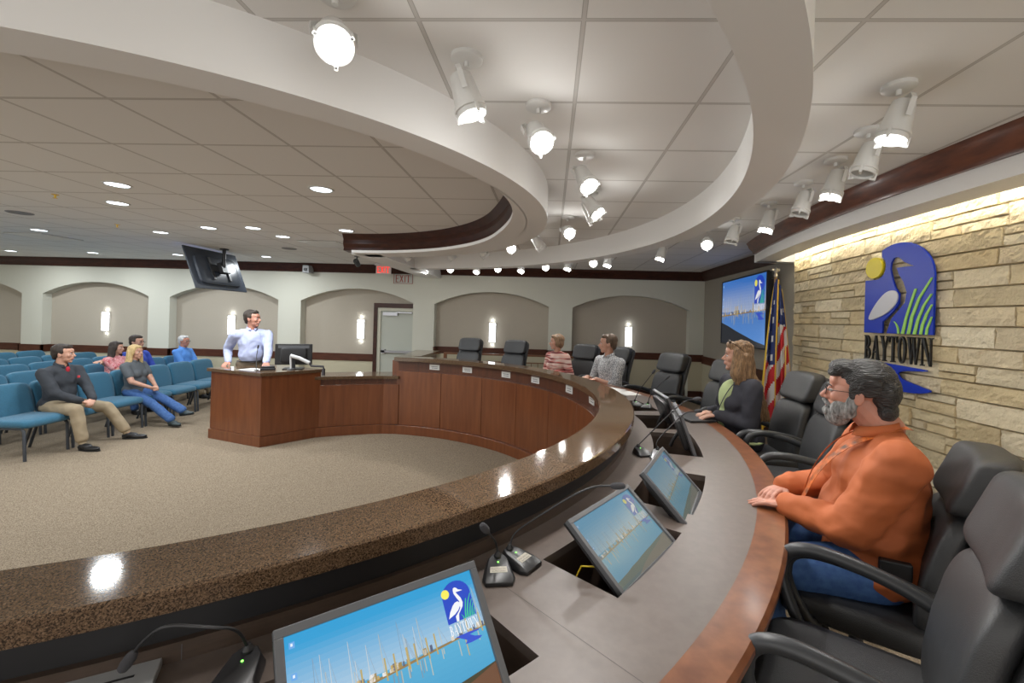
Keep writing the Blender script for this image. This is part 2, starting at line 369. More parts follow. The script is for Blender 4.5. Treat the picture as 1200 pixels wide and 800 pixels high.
# ---------------------------------------------------------------- ceiling rings, beam and cove
R1C = (-2.65, 3.68); R2C = (-2.80, 3.62)
g = G(); g.arc(2.42, 2.60, SOF, CEIL, -125, 90, 110, R1C); struct(g, 'ceiling_ring', PAINT, smooth=True)
g = G(); g.arc(4.02, 4.22, SOF, CEIL, -100, 86, 120, R2C); struct(g, 'ceiling_ring', PAINT, smooth=True)
def taper(t): q = min(max((t + 25) / 45, 0), 1); return 1 - q * q * (3 - 2 * q)
def sweep_taper(prof, t0, t1, n, c, amt):
    g = G(); vs = []; fs = []; k = len(prof)
    for i in range(n + 1):
        td = t0 + (t1 - t0) * i / n; t = radians(td); vs += [(c[0] + min(r + amt * taper(td), 2.425) * cos(t), c[1] + min(r + amt * taper(td), 2.425) * sin(t), z) for r, z in prof]
    for i in range(n):
        for j in range(k): fs.append((i * k + j, i * k + (j + 1) % k, (i + 1) * k + (j + 1) % k, (i + 1) * k + j))
    fs += [tuple(range(k))[::-1], tuple(range(n * k, n * k + k))]; g.add(vs, fs); return g
g = sweep_taper([(2.21, SOF), (2.425, SOF), (2.425, 2.625), (2.21, 2.625)], -26, 92, 70, R1C, 0.215); struct(g, 'ceiling_ring_ledge', PAINT, smooth=True)
g = sweep_taper([(2.22, 2.655), (2.24, 2.655), (2.27, 2.70), (2.36, 2.78), (2.405, 2.84), (2.22 + 0.03, 2.84), (2.235, 2.76), (2.20, 2.70)][:0] or [(2.425, 2.62), (2.225, 2.62), (2.235, 2.66), (2.205, 2.71), (2.215, 2.77), (2.16, 2.84), (2.425, 2.84)], -24, 95, 70, R1C, 0.20)
struct(g, 'trim_5', DARKWOOD, smooth=True)
g = G(); g.box(-2.80, -2.40, 6.05, YF, SOF, CEIL); struct(g, 'ceiling_beam', PAINT)
# crown moulding of far wall and side wall
def crown(pts, name, m, flip=1):
    # pts: list of (point, inward normal) ; profile steps
    prof = [(0.0, 2.66), (0.035, 2.66), (0.045, 2.70), (0.10, 2.76), (0.13, 2.80), (0.14, 2.84), (0.0, 2.84)]
    g = G(); vs = []; k = len(prof)
    for (px, py), (nx, ny) in pts: vs += [(px + nx * d, py + ny * d, z) for d, z in prof]
    fs = [(i * k + j, i * k + (j + 1) % k, (i + 1) * k + (j + 1) % k, (i + 1) * k + j) for i in range(len(pts) - 1) for j in range(k)]
    fs += [tuple(range(k)), tuple(range((len(pts) - 1) * k, len(pts) * k))[::-1]]
    g.add(vs, fs); struct(g, name, m, smooth=True)
crown([((XL, YF), (0, -1)), ((-2.80, YF), (0, -1))], 'trim_6', DARKWOOD)
crown([((-2.40, YF), (0, -1)), ((XR, YF), (-1, -1)), ((XR, 5.95), (-1, 0))], 'trim_7', DARKWOOD)
# soffit in front of the stone wall: bowed, reddish crown on its face, light cove behind it
SFX, SFR = 2.42, 12.0
def sof_x(y, off=0.0): return SFX + off + SFR - sqrt(SFR * SFR - (y - 3.4) ** 2)
g = G(); n = 50; vs = []; fs = []; ya, ybb = YB, 5.95
for i in range(n + 1):
    y = ya + (ybb - ya) * i / n; x = sof_x(y)
    vs += [(x, y, SOF), (x + 0.235, y, SOF), (x + 0.235, y, SOF + 0.10), (x + 0.06, y, SOF + 0.10), (x + 0.06, y, CEIL), (x, y, CEIL)]
for i in range(n):
    for j in range(6): fs.append((i * 6 + j, i * 6 + (j + 1) % 6, i * 6 + 6 + (j + 1) % 6, i * 6 + 6 + j))
g.add(vs, fs); g.box(sof_x(5.95), XR, 5.85, 6.0, SOF, CEIL); struct(g, 'ceiling_cove', PAINT, smooth=True)
g = G(); vs = []; fs = []; prof = [(0, 2.70), (-0.03, 2.70), (-0.04, 2.73), (-0.09, 2.78), (-0.10, 2.81), (-0.125, 2.84), (0, 2.84)]; k = len(prof)
for i in range(n + 1):
    y = ya + (6.0 - ya) * i / n; vs += [(sof_x(y) + d, y, z) for d, z in prof]
fs = [(i * k + j, i * k + (j + 1) % k, (i + 1) * k + (j + 1) % k, (i + 1) * k + j) for i in range(n) for j in range(k)] + [tuple(range(k)), tuple(range(n * k, n * k + k))[::-1]]
g.add(vs, fs); struct(g, 'trim_8', REDWOOD, smooth=True)

# ---------------------------------------------------------------- lamps
def area(name, loc, sx, sy, W, col=(1, 0.96, 0.9), rot=(0, 0, 0), parent=None, shape='RECTANGLE', spread=None):
    l = bpy.data.lights.new(name, 'AREA'); l.shape = shape; l.size = sx; l.size_y = sy; l.energy = W; l.color = col
    if spread: l.spread = spread
    o = bpy.data.objects.new(name, l); COL.objects.link(o); o.location = loc; o.rotation_euler = rot; o.parent = parent; return o
# fluorescent strips hidden in the cove above the stone wall
strip = mat('cove_tube', (1, 1, 1), 0.4, emit=(1.0, 0.95, 0.80), estr=1.3)
for i, yc in enumerate((5.2, 4.1, 3.0, 1.9, 0.8, -0.3)):
    t = empty('cove_light', (sof_x(yc, 0.13), yc, SOF + 0.135), atan2(sof_x(yc) - sof_x(yc - 0.5), 0.5) * -1)
    tag(t, 'fluorescent tube hidden in the cove above the stone wall', 'light', 'cove tubes above the stone wall')
    g = G(); g.tube([(0, -0.5, 0), (0, 0.5, 0)], 0.016, 10); g.build('tube', strip, t, smooth=True)
    g = G(); g.box(-0.03, 0.03, -0.52, 0.52, -0.035, -0.018); g.build('batten', WHITEMET, t)
    area('cove_lamp', (0.045, 0, 0.05), 0.05, 1.0, COVE_W, (1.0, 0.95, 0.82), (0, radians(-62), 0), t)
# ================================================================ curved council desk
TA, TB = -100, 85.5     # angular extent of the bar
BAR = 1.115
desk = empty('council_desk', (0, 0, 0)); tag(desk, 'long curved council desk of cherry panels with brown granite bar and laminate work surface', 'desk')
g = G(); g.sweep_arc([(2.975, BAR - 0.058), (2.985, BAR - 0.063), (3.215, BAR - 0.063), (3.228, BAR - 0.055), (3.228, BAR - 0.006), (3.222, BAR), (2.982, BAR), (2.975, BAR - 0.006)], TA, TB + 0.8, 150)
p0 = pol(3.228, TB + 0.8); p1 = pol(2.975, TB + 0.8)
g.prism([(p1.x, p1.y), (p0.x, p0.y), (-2.06, 6.98), (-2.06, 8.25), (-2.52, 8.25), (-2.40, 7.2)], BAR - 0.055, BAR)
g.build('granite_bar_top', GRANITE, desk, smooth=True)
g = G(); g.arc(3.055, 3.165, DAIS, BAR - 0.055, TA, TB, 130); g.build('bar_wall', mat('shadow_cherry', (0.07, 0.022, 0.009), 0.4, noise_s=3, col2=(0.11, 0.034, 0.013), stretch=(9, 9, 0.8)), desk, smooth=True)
g = G(); g.arc(3.166, 3.19, DAIS, BAR - 0.15, TA, TB, 130); g.build('inner_panel', DARKLAM, desk, smooth=True)
g = G(); g.arc(3.1655, 3.171, BAR - 0.15, BAR - 0.064, TA, TB, 130); g.build('shadow_gap', BLACKPL, desk, smooth=True)  # black strip stands in for the shade in the gap under the granite
g = G(); g.arc(2.94, 3.055, FLOOR, FLOOR + 0.135, TA, 88.0, 130); g.build('plinth', CHERRY, desk, smooth=True, bevel=0.003)
joints = [85.5, 71.2, 57.0, 44.0, 30.5, 16.5, 2.5, -11.5, -25.5, -39.5, -53.5, -67.5, -81.5]
for a, b in zip(joints[1:], joints[:-1]):
    g = G(); g.arc(2.985, 3.055, FLOOR + 0.138, 0.905, a + 0.07, b - 0.07, 14); g.build('front_panel', CHERRY, desk, smooth=True, bevel=0.002)
# return wing at the far left end of the bar
g = G(); g.box(-2.44, -2.12, 6.78, 8.2, FLOOR, BAR - 0.055); g.build('wing_panel', CHERRY, desk, bevel=0.003)
# work surface with sector cut-outs for the monitors
ZD = 0.92; holes = [(-55.6, -45.5), (-40.2, -31.7), (-28.6, -19.9), (-14.3, -5.2), (-3.2, 5.1), (8.0, 16.5), (19.5, 28), (31.5, 40), (45, 53.5), (58, 67)]
g = G(); cur = -100.0; HR0, HR1 = 3.36, 3.66; TE = 80
for a, b in holes + [(TE, TE)]:
    if a > cur: g.arc(3.19, 3.90, ZD - 0.03, ZD, cur, a, max(2, int((a - cur) / 1.5)))
    if b > a:
        n = 8
        g.arc(3.19, HR0, ZD - 0.03, ZD, a, b, n); g.arc(HR1, 3.90, ZD - 0.03, ZD, a, b, n)
    cur = b
g.build('work_surface', LAMINATE, desk, smooth=True)
g = G(); g.sweep_arc([(3.90, ZD - 0.045), (4.005, ZD - 0.045), (4.02, ZD - 0.03), (4.02, ZD - 0.012), (4.008, ZD), (3.90, ZD)], -100, TE, 140); g.build('wood_edge', CHERRY_H, desk, smooth=True)
# wells under the cut-outs
for a, b in holes:
    g = G(); n = 6
    g.arc(HR0 - 0.012, HR1 + 0.012, ZD - 0.34, ZD - 0.33, a - 0.2, b + 0.2, n)
    g.arc(HR0 - 0.012, HR0, ZD - 0.33, ZD - 0.03, a - 0.2, b + 0.2, n); g.arc(HR1, HR1 + 0.012, ZD - 0.33, ZD - 0.03, a - 0.2, b + 0.2, n)
    g.arc(HR0, HR1, ZD - 0.33, ZD - 0.03, a - 0.2, a, 1); g.arc(HR0, HR1, ZD - 0.33, ZD - 0.03, b, b + 0.2, 1)
    g.build('monitor_well', DARKLAM, desk, smooth=True)
g = G(); g.arc(3.80, 3.82, DAIS, ZD - 0.03, -100, TE, 100); g.build('modesty_panel', DARKLAM, desk, smooth=True)
# seams across the work surface
for t in (-43.6, -69):
    g = G()
    a = pol(3.19, t, ZD + 0.0004); b = pol(3.90, t, ZD + 0.0004); n = Vector((-sin(radians(t)), cos(radians(t)), 0)) * 0.0009
    g.quad(a - n, b - n, b + n, a + n); g.build('seam', mat('seam_dark', (0.05, 0.04, 0.035), 0.6), desk)
# inner panel seams (vertical white caulk line seen below the bar)
for t in (-57.4, -20.5):
    g = G()
    a = pol(3.1915, t, ZD); n = Vector((-sin(radians(t)), cos(radians(t)), 0)) * 0.0008
    g.quad(a - n, a + n, a + n + Vector((0, 0, 0.04)), a - n + Vector((0, 0, 0.04))); g.build('panel_seam', GREYPL, desk)

# name cards on the front fascia
for i, t in enumerate((74.2, 63.3, 49.5, 38.2, 23.5, 11.4)):
    c = pol(3.053, t, 0.985); e = Vector((cos(radians(t)), sin(radians(t)), 0)); T = Vector((-e.y, e.x, 0))
    o = empty('name_card', c); Mx = basis(-T, (0, 0, 1), -e)
    g = G(); g.box(-0.085, 0.085, -0.04, 0.04, 0, 0.004, Mx); g.build('card', PAPER, o)
    g = G(); rr = random.Random(i)
    for j, yy in enumerate((0.008, -0.016)):
        x = -0.055 + 0.01 * j
        while x < 0.055: l = rr.uniform(0.008, 0.02); g.box(x, min(x + l, 0.06), yy - 0.005, yy + 0.005, 0.004, 0.0045, Mx); x += l + 0.004
    g.build('lettering', GREYPL, o)
    where = ['first from the lectern', 'second from the lectern', 'third from the lectern', 'fourth from the lectern', 'fifth from the lectern', 'sixth and nearest, where the bar curves'][i]
    tag(o, 'white name card on desk front, ' + where, 'name card', 'name cards along the desk front')

# ---------------------------------------------------------------- low counter and lectern on the main floor
LC = empty('low_counter', (0, 0, 0)); tag(LC, 'low cherry counter with granite top linking the lectern to the curved desk', 'counter')
zl = 0.83; 
def poly_off(P, d):   # offset of an open polyline to the left of travel
    out = []
    for i, p in enumerate(P):
        a = P[max(i - 1, 0)]; b = P[min(i + 1, len(P) - 1)]; t = Vector((b[0] - a[0], b[1] - a[1])).normalized(); out.append((p[0] - t.y * d, p[1] + t.x * d))
    return out
front = [(-2.29, 6.66), (-2.52, 6.645), (-2.73, 6.59), (-2.95, 6.51), (-3.15, 6.42), (-3.42, 6.28)]
def slab(P, d0, d1, z0, z1, name, m, parent, **k):
    a = poly_off(P, d0); b = poly_off(P, d1); g = G(); n = len(P); vs = []; fs = []
    for i in range(n): vs += [(*a[i], z0), (*b[i], z0), (*b[i], z1), (*a[i], z1)]
    for i in range(n - 1):
        for j in range(4): fs.append((i * 4 + j, i * 4 + (j + 1) % 4, i * 4 + 4 + (j + 1) % 4, i * 4 + 4 + j))
    fs += [(0, 1, 2, 3), ((n - 1) * 4 + 3, (n - 1) * 4 + 2, (n - 1) * 4 + 1, (n - 1) * 4)]; g.add(vs, fs); return g.build(name, m, parent, **k)
# travelling toward -x, left of travel is -y (toward the room), so positive offset = outward
slab(front, 0.0, -0.06, FLOOR + 0.138, zl - 0.13, 'front_panel', CHERRY, LC, bevel=0.003)
slab(front, 0.03, -0.06, FLOOR, FLOOR + 0.135, 'plinth', CHERRY, LC, bevel=0.003)
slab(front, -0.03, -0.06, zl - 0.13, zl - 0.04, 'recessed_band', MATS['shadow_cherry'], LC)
slab(front, 0.03, -0.50, zl - 0.045, zl, 'granite_top', GRANITE, LC, bevel=0.004)
lec = empty('lectern', (-3.82, 5.72, FLOOR)); tag(lec, 'large cherry wood lectern with dark granite top facing the curved desk', 'lectern')
A = Vector((0, 0)); Bq = Vector((-0.95, 0.33)); Cq = Vector((0.485, 0.61)); Dq = Bq + Cq
def lpoly(o):
    u = Bq.normalized(); v = Cq.normalized()
    return [tuple(A - u * o - v * o), tuple(Bq + u * o - v * o), tuple(Dq + u * o + v * o), tuple(Cq - u * o + v * o)]
g = G(); g.prism(lpoly(0.0), 0.138, 0.945); g.build('body', CHERRY, lec, bevel=0.003)
g = G(); g.prism(lpoly(0.012), 0, 0.135); g.build('plinth', CHERRY, lec, bevel=0.003)
g = G(); g.prism(lpoly(0.035), 0.945, 0.99); g.build('granite_top', GRANITE, lec, bevel=0.004)
g = G(); g.prism([tuple(A * 0.98 + Bq * 0.02 + Cq * 0), tuple(Bq), tuple(Bq + Cq * 0.02), tuple(Cq * 0.02)], 0.02, 0.03); 
LT = FLOOR + 0.99

# ---------------------------------------------------------------- pictures for the screens (logo, marina)
def heron_logo(g, P, s, flat=0.0002, white=(0.9, 0.92, 0.95)):
    """flat coloured town emblem; P maps (u,v) in emblem units (1 wide) to a point; used only on screens"""
    def poly(pts, c, lift): g.add([P(u, v, lift) for u, v in pts], [tuple(range(len(pts)))], c)
    arch = [(0, 0), (1, 0), (1, 0.78)] + [(0.5 + 0.5 * cos(radians(a)), 0.78 + 0.47 * sin(radians(a))) for a in range(0, 181, 15)] + [(0, 0.78)]
    poly(arch, (0.02, 0.07, 0.55), flat)
    poly([(0.13 + 0.14 * cos(radians(a)), 0.92 + 0.15 * sin(radians(a))) for a in range(0, 360, 24)], (0.95, 0.85, 0.12), flat * 2)
    for q in HERON_BODY: poly(q, white, flat * 2)
    poly(WING, white, flat * 3)
    for st in REEDS:
        L = [(x - w2, y) for x, y, w2 in st] + [(x + w2, y) for x, y, w2 in st[::-1]]
        for i in range(len(st) - 1): poly([(st[i][0] - st[i][2], st[i][1]), (st[i][0] + st[i][2], st[i][1]), (st[i + 1][0] + st[i + 1][2], st[i + 1][1]), (st[i + 1][0] - st[i + 1][2], st[i + 1][1])], (0.05, 0.55, 0.30), flat * 2)
    for pl in letters('BAYTOWN', 0.0, -0.36, 1.0, 0.31): poly(pl, white, flat * 2)
    for q in WAVE: poly([(u, v) for u, v in q], (0.04, 0.09, 0.62), flat * 2)

HERON_BODY = [[(0.42, 0.96), (0.44, 1.02), (0.50, 1.04), (0.56, 1.0), (0.60, 0.94), (0.75, 0.87), (0.56, 0.875), (0.50, 0.88)],
              [(0.42, 0.96), (0.50, 0.88), (0.54, 0.80), (0.47, 0.72), (0.42, 0.85)], [(0.47, 0.72), (0.54, 0.80), (0.62, 0.66), (0.54, 0.57)],
              [(0.54, 0.57), (0.62, 0.66), (0.65, 0.50), (0.61, 0.38), (0.52, 0.36)], [(0.52, 0.36), (0.61, 0.38), (0.43, 0.20), (0.38, 0.0), (0.30, 0.0), (0.30, 0.16), (0.45, 0.28)]]
WING = [(0.06, 0.16), (0.15, 0.34), (0.28, 0.50), (0.38, 0.575), (0.48, 0.585), (0.54, 0.53), (0.53, 0.43), (0.44, 0.32), (0.30, 0.235)]
REEDS = [[(0.62, 0.0, .03), (0.66, 0.2, .022), (0.72, 0.4, .02), (0.78, 0.58, .018)], [(0.70, 0.0, .03), (0.74, 0.22, .026), (0.83, 0.46, .022), (0.98, 0.70, .012)],
         [(0.78, 0.0, .03), (0.82, 0.18, .024), (0.89, 0.36, .02), (0.98, 0.50, .012)], [(0.86, 0.0, .024), (0.88, 0.12, .022), (0.93, 0.26, .02), (0.99, 0.37, .01)],
         [(0.93, 0.0, .02), (0.94, 0.08, .018), (0.97, 0.16, .014), (0.99, 0.22, .008)], [(0.56, 0.0, .02), (0.55, 0.07, .016), (0.52, 0.13, .01), (0.49, 0.16, .004)]]
WAVE = [[(0.12, -0.42), (0.60, -0.42), (0.95, -0.46), (0.93, -0.49), (0.60, -0.50), (0.58, -0.53), (0.30, -0.52), (0.22, -0.46)],
        [(0.58, -0.53), (0.60, -0.50), (0.75, -0.60), (1.0, -0.68), (0.90, -0.73), (0.60, -0.74), (0.38, -0.72), (0.48, -0.63)],
        [(0.30, -0.52), (0.58, -0.53), (0.56, -0.60), (0.48, -0.63), (0.40, -0.58)]]
def letters(txt, x0, y0, W, Ht):
    """condensed serif capitals made of convex strokes; returns polygons"""
    out = []; n = len(txt); adv = {'B': .92, 'A': 1.0, 'Y': .98, 'T': .92, 'O': .98, 'W': 1.3, 'N': 1.08, 'E': .9, 'X': .95, 'I': .5}
    tot = sum(adv[c] for c in txt); u = W / tot; x = x0
    def q(*p): out.append([(x + a * u, y0 + b * Ht) for a, b in p])
    for c in txt:
        w_ = adv[c]; s = 0.20; t = 0.08
        def stem(a, wd=0.2): q((a, 0), (a + wd, 0), (a + wd, 1), (a, 1))
        def ser(a, b, y): q((a, y), (b, y), (b, y + 0.045), (a, y + 0.045))
        if c == 'B':
            stem(.12); ser(.04, .4, 0); ser(.04, .4, .955)
            for (ya, yb2) in ((0, .52), (.48, 1.0)):
                ym = (ya + yb2) / 2; h = (yb2 - ya) / 2; ro = .46 if ya == 0 else .40
                for k in range(8):
                    a0, a1 = -pi / 2 + pi * k / 8, -pi / 2 + pi * (k + 1) / 8
                    q((.32 + ro * cos(a0), ym + h * sin(a0)), (.32 + ro * cos(a1), ym + h * sin(a1)), (.32 + (ro - .17) * cos(a1), ym + (h - .055) * sin(a1)), (.32 + (ro - .17) * cos(a0), ym + (h - .055) * sin(a0)))
        elif c == 'A':
            q((.06, 0), (.13, 0), (.50, 1), (.44, 1)); q((.66, 0), (.88, 0), (.55, 1), (.44, 1)); q((.22, .30), (.74, .30), (.73, .36), (.24, .36)); ser(0, .24, 0); ser(.58, .98, 0)
        elif c == 'Y':
            q((.40, 0), (.60, 0), (.60, .48), (.40, .48)); q((.40, .48), (.60, .48), (.27, 1), (.05, 1)); q((.52, .44), (.60, .48), (.92, 1), (.84, 1)); ser(.28, .72, 0); ser(0, .36, .955); ser(.72, .98, .955)
        elif c == 'T':
            stem(.36); ser(.24, .68, 0); q((.02, .95), (.90, .95), (.90, 1), (.02, 1)); q((.02, .76), (.06, .76), (.12, .95), (.02, .95)); q((.86, .76), (.90, .76), (.90, .95), (.80, .95))
        elif c == 'O':
            for k in range(16):
                a0, a1 = 2 * pi * k / 16, 2 * pi * (k + 1) / 16; f = lambda a: (.48 + .42 * cos(a), .5 + .51 * sin(a)); h = lambda a: (.48 + .21 * cos(a), .5 + .45 * sin(a)); q(f(a0), f(a1), h(a1), h(a0))
        elif c == 'W':
            q((.05, 1), (.26, 1), (.46, 0), (.38, 0)); q((.38, 0), (.46, 0), (.66, 1), (.59, 1)); q((.48, 1), (.70, 1), (.92, 0), (.84, 0)); q((.84, 0), (.92, 0), (1.22, 1), (1.14, 1)); ser(-.02, .36, .955); ser(.44, .78, .955); ser(1.04, 1.3, .955)
        elif c == 'N':
            q((.10, 0), (.17, 0), (.17, 1), (.10, 1)); q((.10, 1), (.32, 1), (.96, 0), (.84, 0)); q((.88, 0), (.96, 0), (.96, 1), (.88, 1)); ser(0, .30, 0); ser(0, .24, .955); ser(.76, 1.08, .955)
        elif c == 'E':
            stem(.15, .16); ser(.1, .8, 0); q((.15, .93), (.8, .93), (.8, 1), (.15, 1)); q((.15, 0), (.8, 0), (.8, .08), (.15, .08)); q((.15, .46), (.68, .46), (.68, .54), (.15, .54))
        elif c == 'X':
            q((.05, 0), (.22, 0), (.88, 1), (.70, 1)); q((.70, 0), (.88, 0), (.22, 1), (.05, 1))
        elif c == 'I': stem(.17, .16)
        x += w_ * u
    return out

def picture(name, W, Ht, parent, emit, seed=0, logo=True, dark=False, loc=(0, 0, 0), wash=0.0):
    """the marina wallpaper as one flat screen face: x right, y up, facing +z of its local frame"""
    g = G(); g.c = []; rr = random.Random(seed)
    def P(u, v, l=0.0): return (W * u - W / 2, Ht * v - Ht / 2, l)
    # sky and water bands
    def lerp(a, b, t): return tuple(x + (y - x) * t for x, y in zip(a, b))
    if dark: top, hor, wat, wat2 = (0.05, 0.20, 0.62), (0.42, 0.50, 0.70), (0.07, 0.22, 0.60), (0.10, 0.30, 0.75)
    else: top, hor, wat, wat2 = (0.03, 0.34, 0.66), (0.40, 0.58, 0.74), (0.10, 0.42, 0.66), (0.05, 0.32, 0.58)
    N = 24; hz = 0.47
    for i in range(N):
        v0, v1 = i / N, (i + 1) / N; c = lerp(hor, top, min(1, (v0 - hz) / (1 - hz) * 1.25)) if v0 >= hz else lerp(wat, wat2, (hz - v0) / hz)
        g.add([P(0, v0), P(1, v0), P(1, v1), P(0, v1)], [(0, 1, 2, 3)], c)
    def tri(pts, c, l): g.add([P(u, v, l) for u, v in pts], [tuple(range(len(pts)))], c)
    # pier, boats, masts, reflections
    L = 0.0003
    tri([(0, hz - 0.045), (1, hz + 0.03), (1, hz + 0.045), (0, hz - 0.02)], (0.30, 0.20, 0.08), L)
    for i in range(46):
        u = rr.random(); b = hz - 0.03 + 0.07 * u; h = rr.uniform(0.02, 0.06); ww = rr.uniform(0.008, 0.025)
        tri([(u, b), (u + ww, b), (u + ww, b + h), (u, b + h)], rr.choice([(0.7, 0.65, 0.55), (0.55, 0.38, 0.12), (0.10, 0.12, 0.2), (0.8, 0.8, 0.8), (0.35, 0.25, 0.1)]), L * 2)
    for i in range(26):
        u = rr.random(); b = hz - 0.02 + 0.07 * u; h = rr.uniform(0.10, 0.34); ww = 0.0025
        c = rr.choice([(0.72, 0.68, 0.6), (0.22, 0.28, 0.36), (0.6, 0.5, 0.3)]); tri([(u, b), (u + ww, b), (u + ww * 0.6, b + h), (u, b + h)], c, L * 3)
        tri([(u, b + h), (u + 0.001, b + h), (u + 0.035, b), (u + 0.033, b)], (0.3, 0.35, 0.42), L * 2)
    for i in range(30):
        u = rr.random(); b = hz - 0.05 + 0.07 * u; h = rr.uniform(0.04, 0.16); tri([(u, b - h), (u + 0.005, b - h), (u + 0.006, b), (u, b)], rr.choice([(0.55, 0.42, 0.15), (0.45, 0.5, 0.45), (0.2, 0.3, 0.4)]), L)
    for i in range(12):
        u = rr.random(); b = hz - 0.03 + 0.07 * u; tri([(u, b - 0.04), (u + 0.008, b - 0.04), (u + 0.008, b + 0.12), (u, b + 0.12)], (0.50, 0.38, 0.14), L * 3)
    # dark shore at the bottom
    q = [(0, 0), (1, 0)] + [(1 - i / 10, 0.20 - 0.10 * i / 10 + 0.012 * rr.random()) for i in range(11)]
    if dark: q = [(0, 0), (1, 0), (1, 0.04), (0.8, 0.08), (0.6, 0.14), (0.4, 0.20), (0.2, 0.27), (0, 0.33)]
    tri(q, (0.015, 0.02, 0.03) if dark else (0.06, 0.055, 0.03), L * 4)
    if not dark: tri([(0, 0), (1, 0), (1, 0.035), (0, 0.035)], (0.01, 0.03, 0.05), L * 5)
    for v in (0.93, 0.72, 0.60):
        tri([(0.02, v - 0.025), (0.045, v - 0.025), (0.045, v + 0.02), (0.02, v + 0.02)], (0.15, 0.4, 0.8), L * 5); tri([(0.027, v - 0.01), (0.036, v - 0.01), (0.036, v + 0.01), (0.027, v + 0.01)], (0.8, 0.9, 1), L * 6)
    if logo:
        s = 0.175 if not dark else 0.19; u0, v0 = (0.79, 0.62) if not dark else (0.78, 0.60); ar = W / Ht
        heron_logo(g, lambda a, b, l: (W * (u0 + a * s) - W / 2, Ht * (v0 + b * s * ar * 0.92) - Ht / 2, L * 7 + l), s)
    if not dark: tri([(0.30, 0), (1, 0), (1, 0.20), (0.85, 0.15), (0.6, 0.10), (0.45, 0.06)], (0.16, 0.075, 0.04), L * 5.5)
    g.c = [lerp(c, (0.42, 0.52, 0.47), wash) for c in g.c]  # wash mixes the screen's pale reflections into the picture colours
    o = g.build(name, vcol_mat('screen_%d' % int(emit * 100), 0.12, emit=emit), parent); o.location = loc; return o
# ================================================================ monitors in the desk wells
def make_monitor(W=0.45, Ht=0.283, emit=1.0, seed=1, wash=0.0):
    r = empty('monitor')   # local: x right (as seen by the sitter), y up the screen, z out of the screen; origin bottom centre
    g = G(); b = 0.017
    g.box(-W / 2, W / 2, 0, b, -0.012, 0.006); g.box(-W / 2, W / 2, Ht - b, Ht, -0.012, 0.006); g.box(-W / 2, -W / 2 + b, b, Ht - b, -0.012, 0.006); g.box(W / 2 - b, W / 2, b, Ht - b, -0.012, 0.006)
    g.build('bezel', GREYPL, r, bevel=0.0015)
    g = G(); g.box(-W / 2, W / 2, 0, Ht, -0.02, -0.0125); g.sel((0, Ht / 2, -0.032), (W * 0.42, Ht * 0.40, 0.022), 0.3, 0.3, n=32, m=10); g.build('back_shell', BLACKPL, r, smooth=True)
    s = picture('screen', W - 2 * b, Ht - 2 * b, r, emit, seed, wash=wash); s.location = (0, Ht / 2, -0.003)
    g = G(); g.tube([(0, Ht * 0.45, -0.045), (0, Ht * 0.3, -0.10), (0, 0.05, -0.13)], 0.012, 8); g.box(-0.05, 0.05, Ht * 0.5 - 0.05, Ht * 0.5 + 0.05, -0.055, -0.045); g.build('mount_arm', BLACKPL, r, smooth=True)
    return r
def place_monitor(o, x, y, z, yaw, tilt):
    er = Vector((cos(yaw), sin(yaw), 0)); up = Vector((0, 0, 1)); v = up * cos(tilt) - er * sin(tilt); X = (-er).cross(up); n = er * cos(tilt) + up * sin(tilt)
    o.matrix_world = basis(X, v, n, (x, y, z))
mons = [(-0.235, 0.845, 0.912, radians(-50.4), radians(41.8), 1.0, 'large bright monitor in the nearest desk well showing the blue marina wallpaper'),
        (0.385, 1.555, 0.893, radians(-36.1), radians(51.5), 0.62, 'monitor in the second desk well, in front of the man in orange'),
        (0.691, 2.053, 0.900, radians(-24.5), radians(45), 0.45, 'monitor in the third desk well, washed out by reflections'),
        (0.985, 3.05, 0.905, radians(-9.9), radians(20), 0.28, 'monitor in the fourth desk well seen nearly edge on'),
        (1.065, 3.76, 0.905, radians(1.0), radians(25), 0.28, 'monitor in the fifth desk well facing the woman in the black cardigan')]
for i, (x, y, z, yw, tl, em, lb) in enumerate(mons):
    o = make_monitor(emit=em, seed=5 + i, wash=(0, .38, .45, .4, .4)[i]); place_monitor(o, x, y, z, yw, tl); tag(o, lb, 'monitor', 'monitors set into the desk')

# ---------------------------------------------------------------- wall television, hanging television
t = empty('wall_television'); tag(t, 'wide wall television beside the flag showing a blue marina at dusk', 'television')
Wt, Ht_ = 1.95, 1.13
g = G(); b = 0.022
g.box(-Wt / 2, Wt / 2, -Ht_ / 2, -Ht_ / 2 + b, -0.03, 0.008); g.box(-Wt / 2, Wt / 2, Ht_ / 2 - b, Ht_ / 2, -0.03, 0.008); g.box(-Wt / 2, -Wt / 2 + b, -Ht_ / 2 + b, Ht_ / 2 - b, -0.03, 0.008); g.box(Wt / 2 - b, Wt / 2, -Ht_ / 2 + b, Ht_ / 2 - b, -0.03, 0.008)
g.build('bezel', BLACKPL, t); g = G(); g.box(-Wt / 2 + 0.01, Wt / 2 - 0.01, -Ht_ / 2 + 0.01, Ht_ / 2 - 0.01, -0.06, -0.03); g.build('back_shell', BLACKPL, t)
s = picture('screen', Wt - 2 * b, Ht_ - 2 * b, t, 0.75, 3, dark=True)
g = G(); g.box(-0.8, 0.9, -0.45, 0.45, -0.12, -0.06); g.build('wall_bracket', BLACKPL, t)
yw = radians(3.5); t.matrix_world = basis((-sin(yw) * -1 * 0 + sin(yw) * -1, -cos(yw), 0), (0, 0, 1), (-cos(yw), sin(yw), 0), (3.10, 7.32, 1.975))

